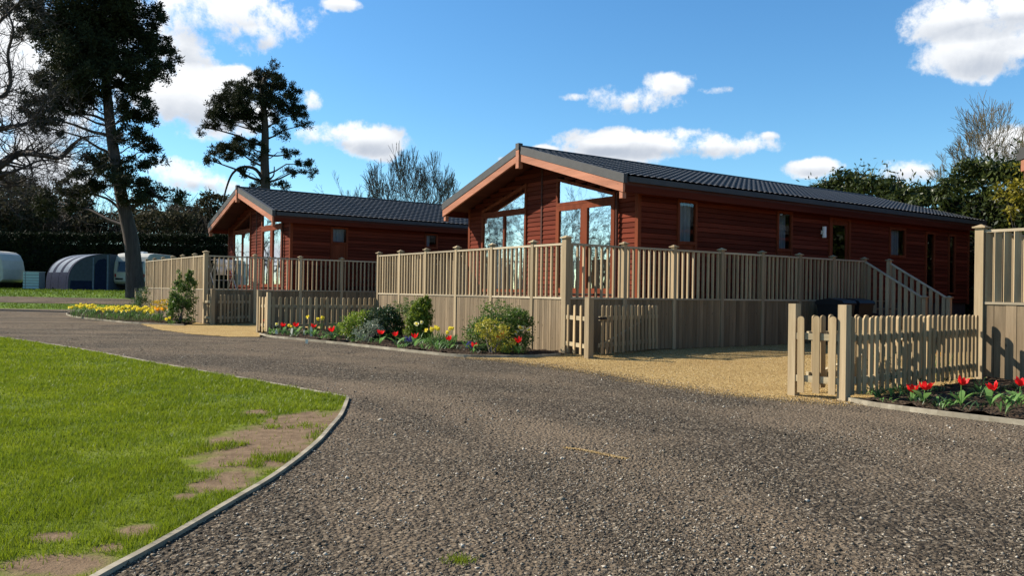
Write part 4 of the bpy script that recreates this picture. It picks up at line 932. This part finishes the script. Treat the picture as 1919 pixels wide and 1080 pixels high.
# ---------------------------------------------------------------- caravans, awning, box
def caravan(label,loc,rz,wz=(1.35,1.95),wins=((.4,1.2),),endw=False):
    root=empty('caravan',loc,rz,label,'caravan','caravans parked by the hedge'); Lc=5.4; Wc=2.2; prof=[(-Lc/2+.25,.45),(Lc/2-.25,.45),(Lc/2-.03,.62),(Lc/2-.02,1.3),(Lc/2-.14,1.9),(Lc/2-.35,2.3),(Lc/2-.65,2.48),(Lc/2-1.2,2.55),(-Lc/2+1.2,2.55),(-Lc/2+.6,2.46),(-Lc/2+.2,2.15),(-Lc/2+.02,1.5),(-Lc/2+.02,.65)]
    mb=MB(); mb.prism(prof,1,-Wc/2,Wc/2); o=mb.build('body',CARA,root); bv=o.modifiers.new('bevel','BEVEL'); bv.width=.06; bv.segments=2; bv.limit_method='ANGLE'
    for s in (-1,1):
        for (a,b) in wins:
            mb=MB(); y=s*(Wc/2+.01); mb.box(a-.04,b+.04,min(y,y-s*.03),max(y,y-s*.03),wz[0]-.04,wz[1]+.04); w=mb.build('window',GREYP,root); mb=MB(); y2=s*(Wc/2+.016); mb.box(a,b,min(y2,y2-s*.01),max(y2,y2-s*.01),wz[0],wz[1]); mb.build('pane',BLKG,w)
        mb=MB(); mb.box(-Lc/2+.3,Lc/2-.3,s*(Wc/2+.004)-.004,s*(Wc/2+.004)+.004,.98,1.02); mb.build('trim_stripe',GREYP,root)
        mb=MB(); mb.box(Lc/2-1.2,Lc/2-.65,s*(Wc/2+.004)-.006,s*(Wc/2+.004)+.006,.66,.80); mb.build('vent',BLACK,root)
        wh=empty('wheel',(-.1,s*(Wc/2-.12),.33),0); wh.parent=root
        mb=MB(); mb.tube([(0,-.09,0),(0,.09,0)],.33,20,cap=True); mb.build('tyre',RUB,wh,smooth=False); mb=MB(); mb.tube([(0,-.10,0),(0,.10,0)],.19,14,cap=True); mb.build('rim',CARA,wh)
    if endw:
        e=lambda y,z,d:(Lc/2-.02-.23*max(0,z-1.3)+d,y,z)
        mb=MB(); mb.hexa([e(-.85,1.22,-.02),e(.85,1.22,-.02),e(.85,1.98,-.02),e(-.85,1.98,-.02),e(-.85,1.22,.03),e(.85,1.22,.03),e(.85,1.98,.03),e(-.85,1.98,.03)]); w=mb.build('end_window',GREYP,root); mb=MB(); mb.face([e(-.78,1.28,.036),e(.78,1.28,.036),e(.78,1.92,.036),e(-.78,1.92,.036)]); mb.build('pane',BLKG,w)
        mb=MB(); mb.box(Lc/2-.03,Lc/2,-.95,-.45,.72,.84); mb.build('vent',BLACK,root)
        for s in (-1,1): mb=MB(); mb.box(Lc/2-.04,Lc/2-.0,s*.95-.05,s*.95+.05,.9,1.12); mb.build('rear_light',plain('red_lamp',(.3,.02,.02),.3),root)
    mb=MB(); mb.prism([(-.35,2.55),(.35,2.55),(.28,2.68),(-.28,2.68)],1,-.3,.3); v=mb.build('roof_vent',WHITE,root); v.location.x=Lc/2-1.6
    mb=MB(); mb.box(-Lc/2+.3,Lc/2-.3,-.9,.9,.35,.46); mb.bar((-Lc/2+.2,0,.4),(-Lc/2-1.,0,.42),.12,.1); mb.build('chassis',BLACK,root)
    return root
BLKG=plain('caravan_glass',(.015,.017,.02),.12,spec=.6)
p=at(22,535,53); caravan('cream caravan cut off by the left edge, parked against the dark hedge',(p.x-2.75,53.5,terr(p.x-2,53)),R(-3),wins=((.55,1.45),))
p=at(241,540,52.6); caravan('white caravan beside the awning, half hidden by the thick pine trunk',(p.x,55.4,terr(p.x,54)),R(-90),wins=((-2.35,-1.9),(-1.6,-.75)),endw=True)
# porch awning with arched inflatable ribs
aw=at(205,546,52.2); za=terr(aw.x,aw.y); AW=empty('awning',(aw.x,aw.y,za),0,'blue and silver arched tent awning attached to the white caravan','awning')
def arch(tt,k,inset=0.):   # tt 0 at top (caravan side) to 1 at ground
    a=tt*math.pi/2; x=-(2.75-inset)*math.sin(a)**.9-.42*k; z=(2.42-inset)*math.cos(a)**.62; return Vector((x-.36*k*1.0,.62*k,z))
secs=[0,.30,1.05,1.5,2.25,2.7,3.3,3.5]
for i in range(len(secs)-1):
    mb=MB(); n=16; w0=.0 if i%2 else .05
    for j in range(n):
        t0,t1=j/n,(j+1)/n; puff=lambda k:(.0)
        mb.face([arch(t0,secs[i]),arch(t1,secs[i]),arch(t1,secs[i+1]),arch(t0,secs[i+1])],0)
    mb.build('roof_panel' if i%2 else 'rib_sleeve',SILV if i%2 else NAVY,AW,smooth=True)
for i in (1,3,5):
    mb=MB(); n=6
    for j in range(n):
        t0,t1=.80+.2*j/n,.80+.2*(j+1)/n; mb.face([arch(t0,secs[i],-.012),arch(t1,secs[i],-.012),arch(t1,secs[i+1],-.012),arch(t0,secs[i+1],-.012)])
    mb.build('mud_wall',NAVY,AW)
mb=MB(); pts=[arch(j/20,0,.02) for j in range(21)]; pts=[(q.x,q.y-.01,q.z) for q in pts]; mb.face(pts+[(0,-.01,0)]); mb.build('end_panel',PANELG,AW)
mb=MB(); mb.face([(-2.62,-.03,0),(-1.15,-.03,0),(-1.15,-.03,.62),(-2.55,-.03,.62)]); mb.build('mud_wall',NAVY,AW)
mb=MB(); mb.prism([(-.98,0),(-.2,0),(-.2,2.02),(-.35,2.1),(-.75,2.0),(-.95,1.7)],1,-.05,-.03); mb.build('door_panel',NAVY,AW)
for x in (-1.06,-.12):
    mb=MB(); mb.box(x-.05,x+.05,-.045,-.02,0,2.16 if x<-1 else 2.34); mb.build('door_seam',SILV,AW)
mb=MB(); mb.face([(0,-.01,0),(0,3.0,0),(0,3.0,2.4),(0,-.01,2.4)]); mb.build('back_panel',PANELG,AW)
bx=at(64,542,52.5); zb=terr(bx.x,bx.y); BXR=empty('slatted_box',(bx.x,bx.y,zb),R(4),'pale slatted storage box standing left of the arched awning','box'); mb=MB(); mb.box(-.48,.48,-.4,.4,.03,1.14); mb.build('body',GREYP,BXR)
for i in range(6):
    mb=MB(); mb.box(-.5,.5,-.43,-.40,.05+i*.185,.19+i*.185); mb.build('slat',TEAL,BXR)
mb=MB(); mb.box(-.51,.51,-.43,.43,1.145,1.17); mb.build('lid',WHITE,BXR)
mb=MB(); mb.box(-.36,-.32,-.445,-.43,.03,1.14); mb.build('strap',GREYP,BXR)

# ---------------------------------------------------------------- wheelie bins by the walkway
def bin_(loc,rz,label):
    root=empty('wheelie_bin',loc,rz,label,'bin','black wheelie bins'); mb=MB(); mb.hexa([(-.22,-.24,.06),(.22,-.24,.06),(.22,.24,.06),(-.22,.24,.06),(-.29,-.34,1.02),(.29,-.34,1.02),(.29,.34,1.02),(-.29,.34,1.02)]); o=mb.build('body',BLACK,root)
    mb=MB(); mb.box(-.31,.31,-.36,.36,.985,1.03); mb.build('rim',BLACK,root)
    mb=MB(); mb.prism([(-.37,1.03),(.37,1.03),(.33,1.09),(0,1.15),(-.33,1.09)],0,-.31,.31); l=mb.build('lid',BLACK,root); mb=MB(); mb.tube([(-.22,.40,1.05),(.22,.40,1.05)],.018,8,cap=True); mb.build('handle',BLACK,l)
    for s in (-1,1):
        mb=MB(); mb.tube([(s*.24,.26,.1),(s*.29,.26,.1)],.10,16,cap=True); mb.build('wheel',RUB,root)
    return root
p=L1(7.9,-.62); bin_(p,TH+R(4),'black wheelie bin against the deck skirting, nearer the gate')
p=L1(8.75,-.58); bin_(p,TH-R(3),'black wheelie bin against the deck skirting, nearer the stairs')

# washing rack on the far deck
cl=L2(.75,.85,1.09*1.03+.0); cr_=empty('clothes_airer',cl,TH2+R(20),'folding metal clothes airer on the far left deck','clothes airer')
mb=MB()
for s in (-1,1):
    for e in (-.42,.42): mb.tube([(e,-.22*s,0),(e,.24*s,.98)],.011,6)
for i in range(5): mb.tube([(-.42,-.24+.12*i,.98-.0),(.42,-.24+.12*i,.98)],.008,6)
for i in range(3): mb.tube([(-.42,-.12-.03*i,.3+.18*i),(.42,-.12-.03*i,.3+.18*i)],.008,6)
mb.build('frame',METAL,cr_)
def cloth(x0,x1,y,zt,dl,label,seed):
    mb=MB(); rg=random.Random(seed); n=8
    for i in range(n):
        a,b=x0+(x1-x0)*i/n,x0+(x1-x0)*(i+1)/n; w=lambda x,k:.02*math.sin(x*40+seed)+.012*k
        for (ya,za),(yb,zb) in zip([(-.035,-dl),(-.03,-dl*.5),(-.012,0)],[(-.03,-dl*.5),(-.012,0),(.03,-dl*.6)]): mb.face([(a,y+ya+w(a,1),zt+za),(b,y+ya+w(b,1),zt+za),(b,y+yb+w(b,1),zt+zb),(a,y+yb+w(a,1),zt+zb)])
    o=mb.build('towel',TOWEL,None,smooth=True); o.location=cl; o.rotation_euler.z=TH2+R(20); sm=o.modifiers.new('solid','SOLIDIFY'); sm.thickness=.006; return tag(o,label,'towel')
cloth(-.38,-.02,-.24,1.0,.52,'large white towel hanging on the clothes airer',2); cloth(.08,.40,-.12,1.0,.36,'crumpled off-white towel on the right of the clothes airer',5)

# ---------------------------------------------------------------- bed plants
def petals_open(r,h,n,curl,rg,wid=.55):
    mb=MB()
    for i in range(n):
        a=2*math.pi*i/n+rg.uniform(-.15,.15); c,s=math.cos(a),math.sin(a); rr=r*rg.uniform(.85,1.15); hh=h*rg.uniform(.85,1.15); w=r*wid
        P=lambda q,z,side:(c*q-s*side,s*q+c*side,z)
        mb.face([P(.004,0,0),P(rr*.62,hh*.35,-w*.5),P(rr*.62,hh*.32,w*.5)])
        mb.face([P(rr*.62,hh*.35,-w*.5),P(rr*(.8+curl*.4),hh*.8,-w*.33),P(rr*(.8+curl*.4),hh*.8,w*.33),P(rr*.62,hh*.32,w*.5)])
        mb.face([P(rr*(.8+curl*.4),hh*.8,-w*.33),P(rr*(.9+curl),hh,0),P(rr*(.8+curl*.4),hh*.8,w*.33)])
    return mb
def strap_leaf(L,w,a,lean,rg,droop=.5,seg=5):
    mb=MB(); pr=None; c,s=math.cos(a),math.sin(a)
    for i in range(seg+1):
        t=i/seg; r=L*lean*t*(.5+.5*t); z=L*(t-droop*t*t*.6); ww=w*math.sin(math.pi*min(1,.12+.88*(1-t)**.8*1.0))*(.9 if t<.9 else .3); p=(c*r-s*ww/2,s*r+c*ww/2,z); q=(c*r+s*ww/2,s*r-c*ww/2,z)
        if pr: mb.face([pr[0],pr[1],q,p])
        pr=(p,q)
    return mb
rg=random.Random(42); TUL=[]; 
for v in range(3):
    r=rg; TUL.append(dict(f=petals_open(.058,.075,7,.25,r,.75),lv=[strap_leaf(r.uniform(.16,.23),.055,r.uniform(0,6.28),r.uniform(.5,1.0),r,.7) for k in range(4)]))
TM_={}
def meshof(mb,name,m):
    me=bpy.data.meshes.new(name); me.from_pydata(mb.v,[],mb.f); me.materials.append(m); return me
for t_ in TUL: t_['fm']=meshof(t_['f'],'flower',PRED); t_['lm']=[meshof(l,'leaf',TULL) for l in t_['lv']]
def newo(me,name,parent,loc=(0,0,0),rot=(0,0,0),sc=1.):
    o=bpy.data.objects.new(name,me); col.objects.link(o); o.parent=parent; o.location=loc; o.rotation_euler=rot; o.scale=(sc,sc,sc) if not hasattr(sc,'__len__') else sc; return o
def tulip(px,fy,drop,label,group,sc=1.,base=None):
    b=gnd(px,fy+drop); h=at(px,fy,b.y).z; b.z=.04; h=max(.12,h-.04); root=empty('tulip',b,rg.uniform(0,6.28),label,'tulip',group); t_=TUL[rg.randrange(3)]
    dx,dy=rg.gauss(0,.015),rg.gauss(0,.015)
    mb=MB(); mb.tube([(0,0,0),(dx*.3,dy*.3,h*.5),(dx,dy,h)],.0055,5); mb.build('stem',TULL,root)
    newo(t_['fm'],'flower',root,(dx,dy,h-.015),(rg.gauss(0,.15),rg.gauss(0,.15),0),sc*rg.uniform(.9,1.15))
    for l in t_['lm']: newo(l,'leaf',root,(0,0,0),(0,0,rg.uniform(0,6.28)),sc*rg.uniform(.8,1.2))
    return root
T2=[(500,604,20,'red tulip at the left tip of the middle bed by the gate post'),(530,612,20,'red tulip beside the left pale plant tag in the middle bed'),(553,612,20,'dark red tulip between two pale plant tags in front of the shaded fence'),(588,614,20,'red tulip in front of the tall cream plant tag'),(624,621,22,'red tulip in front of the spiky green clump'),(711,626,24,'left red tulip in front of the dark leafy shrub'),(742,629,24,'right red tulip in front of the dark leafy shrub'),(777,633,22,'red tulip beside the blue hyacinth below the conifer'),(841,637,24,'red tulip in front of the daffodils by the deck boards'),(887,653,14,'low red tulip right of the second blue hyacinth, near the edging'),(941,634,34,'tall red tulip in front of the big rounded shrub'),(972,642,26,'rightmost red tulip of the middle bed, below the pale daffodils')]
for px,fy,dr,lb in T2: tulip(px,fy,dr,lb,'red tulips in the middle bed',1.35)
T3=[(1708,753,8,'short red tulip nearest the edging in the right-hand bed'),(1730,729,36,'red tulip left of centre in the right-hand bed, its stem leaning'),(1801,720,48,'tall red tulip in the middle of the right-hand bed'),(1856,729,40,'large red tulip with one broad lit leaf in the right-hand bed'),(1910,722,44,'red tulip at the right edge of the frame')]
for px,fy,dr,lb in T3: tulip(px,fy,dr,lb,'red tulips in the right-hand bed',1.25)
# leafy tulips without a flower
def leafclump(px,py,n,L,w,m,label,name='bulb_leaves',cat='plant',lean=(.4,1.),droop=.6,group=None,spread=.05):
    b=gnd(px,py); b.z=.03; mb=MB()
    for i in range(n):
        s=strap_leaf(rg.uniform(.7,1.2)*L,w,rg.uniform(0,6.28),rg.uniform(*lean),rg,droop); ox,oy=rg.gauss(0,spread),rg.gauss(0,spread); k=len(mb.v); mb.v+=[(v[0]+ox,v[1]+oy,v[2]) for v in s.v]; mb.f+=[tuple(i+k for i in f) for f in s.f]; mb.mi+=s.mi
    o=mb.build(name,m); o.location=b; tag(o,label,cat,group); return o
leafclump(1674,752,9,.20,.04,TULL,'flowerless broad-leaved bulb clump beside the right-hand fence post',spread=.07)
leafclump(1897,770,10,.22,.05,TULL,'flowerless broad-leaved bulb clump near the right edge of the frame',spread=.06)
leafclump(1843,752,14,.24,.02,SPIK,'narrow-leaved green clump between the two large right-hand tulips',spread=.05)
leafclump(1885,700,18,.28,.02,SPIK,'grassy clump at the foot of the third deck',spread=.06)
leafclump(1668,722,26,.40,.014,SHD,'tall dark spiky plant in front of the right-hand pickets',lean=(.1,.4),droop=.2,spread=.09)
leafclump(1762,722,20,.42,.012,SPIK,'thin tall stems behind the tulips of the right-hand bed',lean=(.1,.4),droop=.2,spread=.06)
# daffodils
for i in range(62):
    u=rg.random(); px=505+u*480; e=np.interp(px,[487,510,560,640,720,800,870,950,1000],[628,633,638,646,655,664,670,671,670]); top_=np.interp(px,[487,600,700,780,900,1000],[624,628,633,638,651,662])
    leafclump(px,e-1.5-rg.random()**1.2*max(3,(e-top_-4)),rg.randint(10,20),rg.uniform(.14,.30),rg.uniform(.014,.03),rg.choice([SPIK,TULL,SHD]),'low green leaf clump among the flowers of the middle bed',group='leaf clumps in the middle bed',spread=.05)
for i in range(44):
    px=1610+rg.random()*330; e=np.interp(px,[1583,1640,1720,1800,1919],[752,763,774,784,798]); leafclump(px,e-6-rg.random()*55,rg.randint(7,14),rg.uniform(.08,.18),rg.uniform(.010,.03),rg.choice([SPIK,TULL,SHD,SHD]),'low green leaf clump among the tulips of the right-hand bed',group='leaf clumps in the right-hand bed',spread=.05)
DAF=[]
for v in range(3):
    fl=petals_open(.040,.012,6,.05,rg,.75); tr=MB(); tr.tube([(0,0,0),(0,0,.028),(0,0,.036)],[.010,.014,.019],8); DAF.append((fl,tr))
def daf_meshes(pm,tm): return [(meshof(f,'petals',pm),meshof(t,'trumpet',tm)) for f,t in DAF]
DY=daf_meshes(PYEL,PYEL); DC=daf_meshes(PCRE,PYEL); DO=daf_meshes(PORA,PORA)
def daffodil(px,by,heads,label,group,kind=None,h=.36,n=26,spread=.12,sc=1.):
    kind=kind or DY; b=gnd(px,by); b.z=.03; root=empty('daffodil_clump',b,0,label,'daffodils',group)
    mb=MB()
    for i in range(n):
        s=strap_leaf(rg.uniform(.65,1.)*h,.016,rg.uniform(0,6.28),rg.uniform(.15,.6),rg,.3); ox,oy=rg.gauss(0,spread*.6),rg.gauss(0,spread*.6); k=len(mb.v); mb.v+=[(v[0]+ox,v[1]+oy,v[2]) for v in s.v]; mb.f+=[tuple(i+k for i in f) for f in s.f]; mb.mi+=s.mi
    mb.build('leaves',SPIK,root)
    for i in range(heads):
        x,y=rg.gauss(0,spread),rg.gauss(0,spread); z=h*rg.uniform(.82,1.15); st=MB(); st.tube([(x*.5,y*.5,0),(x*.8,y*.8,z*.6),(x,y,z)],.004,4); st.build('stem',SPIK,root)
        pm,tm=kind[rg.randrange(3)]; s=sc*rg.uniform(.9,1.2); a=rg.uniform(-2.6,-.4); f=newo(pm,'flower',root,(x,y,z),(R(rg.uniform(55,85)),0,a+math.pi/2),s); newo(tm,'trumpet',f)
    return root
xs=[(140,597,3),(152,591,4),(165,600,4),(178,592,3),(190,601,6),(205,594,5),(216,603,5),(228,596,5),(240,604,6),(251,597,5),(262,605,5),(274,598,6),(286,604,3)]
wh=['leftmost daffodil clump at the tip of the far bed','second daffodil clump from the left tip of the far bed, at the back','daffodil clump by the edging near the left tip of the far bed','sparse daffodil clump behind the edging clumps, left part of the far bed','dense daffodil clump left of centre along the far edging','daffodil clump at the back, left of centre in the far bed','daffodil clump by the edging at the centre of the far bed','daffodil clump at the back, centre of the far bed','dense daffodil clump by the edging right of centre in the far bed','daffodil clump at the back, right of centre in the far bed','daffodil clump by the edging before the orange flowers','tall daffodil clump at the back beside the small conifer','last small daffodil clump beside the orange flowers']
for (x,y,n),w in zip(xs,wh): daffodil(x,y,n+3,w,'daffodils in the far bed',h=rg.uniform(.32,.44),spread=.20,sc=1.55,n=46)
daffodil(296,606,9,'orange-yellow flowering clump in front of the far deck','orange flowers',DO,h=.42,spread=.2,sc=1.6,n=40); daffodil(322,611,2,'low yellow flowers at the foot of the tall shrub on the far bed','low yellow flowers',h=.2,spread=.1,sc=1.4,n=16)
daffodil(592,628,3,'pair of tall yellow daffodils against the shaded picket fence','tall daffodils',h=.40,spread=.10,sc=1.5,n=22)
daffodil(540,632,2,'small yellow daffodils above the pale plant tags','small daffodils',h=.24,spread=.09,sc=1.1,n=12); daffodil(518,630,1,'cream daffodil near the left tip of the middle bed','small daffodils',DC,h=.24,spread=.03,sc=1.1,n=9)
daffodil(812,654,4,'pale yellow daffodils at the left of the bright clump by the deck boards','bright daffodils',h=.42,spread=.13,sc=1.25,n=46)
daffodil(838,656,4,'yellow daffodils in the dense leafy clump by the deck boards','bright daffodils',h=.38,spread=.16,sc=1.2,n=60)
daffodil(785,650,3,'two cream daffodils in front of the column conifer','cream daffodils',DC,h=.42,spread=.04,sc=1.2,n=10)
daffodil(982,666,4,'pale orange-centred daffodils at the right end of the middle bed','cream daffodils',DC,h=.46,spread=.07,sc=1.2,n=24)
daffodil(660,638,2,'small yellow daffodils beside the silver-leaved shrub','small daffodils',h=.25,spread=.05,sc=1.2,n=16)
# the tall orange flower in the right-hand bed
daffodil(1758,712,1,'single orange-yellow flower against the right-hand pickets','single orange flower',DO,h=.33,spread=.01,sc=1.2,n=5)
# hyacinths
def hyacinth(px,py,label):
    b=gnd(px,py); b.z=.03; root=empty('hyacinth',b,0,label,'hyacinth','blue hyacinths'); 
    for k in range(3):
        ox,oy=rg.gauss(0,.05),rg.gauss(0,.04); g=np.random.default_rng(int(px)+k); n=90; a=g.uniform(0,6.28,n); z=g.uniform(.08,.20,n); r=.042*g.uniform(.5,1.2,n)*(1.2-(z-.08)*5); P=np.stack([b.x+ox+r*np.cos(a),b.y+oy+r*np.sin(a),b.z+z],1); leaf_cloud(P,.024,PBLU,'flower_spike',root,.7,0,int(px)+k)
    mb=MB()
    for i in range(9):
        s=strap_leaf(rg.uniform(.12,.18),.02,rg.uniform(0,6.28),rg.uniform(.3,.8),rg,.4); k=len(mb.v); mb.v+=s.v; mb.f+=[tuple(i+k for i in f) for f in s.f]; mb.mi+=s.mi
    mb.build('leaves',SPIK,root)
hyacinth(768,652,'blue hyacinths below the column conifer'); hyacinth(881,663,'blue hyacinths left of the big rounded shrub')
# pale plant tags
for i,(px,py,h,lb) in enumerate([(518,632,.16,'small pale plant tag at the left tip of the middle bed'),(545,634,.22,'pale plant tag left of the dark red tulip'),(570,632,.15,'grey plant tag between the red tulips'),(583,634,.26,'cream plant tag, tallest of the row by the shaded fence'),(575,646,.09,'low white tag lying near the edging')]):
    b=gnd(px,py); mb=MB(); mb.prism([(-.028,0),(.028,0),(.03,h*.85),(.018,h),(-.018,h),(-.03,h*.85)],1,-.006,.006); o=mb.build('plant_tag',SILL); o.location=(b.x,b.y,.02); o.rotation_euler=(R(rg.uniform(-10,10)),R(rg.uniform(-6,6)),rg.uniform(-.4,.4)); tag(o,lb,'plant tag')
# shrubs (blob sizes in metres, built about the foot)
def sp(px,py): b=gnd(px,py); b.z=.02; return b
shrub('lime_shrub','yellow-green flowering shrub left of the dark leafy shrub in the middle bed','shrub',sp(668,640),[(0,0,.40,.24,.22,.20),(-.1,0,.24,.22,.2,.18),(.14,0,.48,.16,.16,.14)],SHY,.05,4200,61)
shrub('silver_shrub','grey-green small-leaved shrub with pale leaf edges in the middle bed','shrub',sp(688,645),[(0,0,.22,.24,.2,.18),(.12,.05,.32,.14,.14,.14)],leafm('silver_leaves',(.10,.13,.08),(.33,.37,.27),.3,.5,5),.04,3600,62)
shrub('dark_shrub','dark glossy leafy shrub with scattered white spots in front of the deck corner','shrub',sp(716,641),[(0,0,.42,.32,.28,.28),(-.15,0,.25,.25,.22,.2),(.16,0,.55,.2,.2,.18),(.2,0,.25,.2,.2,.2)],SHD,.06,4000,63)
shrub('green_shrub','loose pale green shrub behind the column conifer','shrub',sp(752,641),[(0,0,.48,.26,.22,.26),(.05,.1,.75,.2,.18,.16),(-.12,0,.3,.22,.2,.2)],SHG,.045,2400,64)
shrub('column_conifer','feathery yellow-green upright conifer in the middle bed','conifer',sp(784,645),[(0,0,.26,.21,.2,.22),(.02,0,.45,.22,.2,.20),(.05,0,.66,.20,.16,.18),(.10,0,.82,.12,.1,.12)],leafm('conifer_spray',(.07,.12,.015),(.22,.27,.03),.35,.6,3),.085,9000,65,asp=.3,up=.9)
leafclump(632,636,90,.46,.013,SPIK,'spiky green tuft with arching leaves in the middle bed','spiky_plant','plant',(.2,.8),.35,None,.04)
shrub('rounded_shrub','big rounded bright green shrub at the right end of the middle bed','shrub',sp(934,663),[(0,0,.40,.44,.38,.32),(.06,0,.66,.36,.32,.22),(-.28,0,.30,.27,.27,.25),(.33,0,.38,.25,.25,.26),(.36,0,.62,.17,.17,.13)],SHG,.05,3600,66,9)
shrub('yellow_shrub','yellow-flowering low shrub in front of the big rounded shrub','shrub',sp(922,668),[(0,0,.42,.26,.2,.18),(.12,0,.28,.24,.2,.2),(-.15,0,.5,.14,.14,.12)],leafm('yellow_variegated',(.20,.22,.03),(.62,.52,.06),.35,.5,5),.045,2600,67)
shrub('yellow_shrub','low yellow-topped shrub beside the daffodils in front of the far deck','shrub',sp(300,602),[(0,0,.5,.3,.25,.16),(.2,0,.55,.2,.2,.14)],leafm('gold_flowers',(.35,.28,.02),(.80,.52,.03),.35,.5,5),.05,1800,68)
shrub('climbing_shrub','tall leafy rose-like shrub against the boards of the far deck','shrub',sp(338,608),[(0,0,.35,.38,.3,.35),(.05,.1,.8,.34,.3,.32),(.12,.1,1.2,.24,.2,.28),(-.15,0,.6,.2,.2,.25),(-.12,.1,1.3,.13,.12,.22),(.2,.1,1.4,.12,.1,.2)],SHG,.075,2300,69,10)
shrub('low_conifer','small dark green conifer behind the daffodils by the stub fence','conifer',sp(266,594),[(0,0,.35,.35,.3,.3),(.05,0,.75,.22,.2,.25)],leafm('dark_conifer',(.03,.07,.015),(.09,.15,.03),.3,.6,3),.06,3000,70,asp=.3,up=.8)
shrub('dark_bush','dark leafless-looking low plant in shade by the right-hand fence post','shrub',sp(1652,738),[(0,0,.25,.15,.12,.2),(.05,.1,.42,.10,.10,.15)],SHD,.03,1500,71)
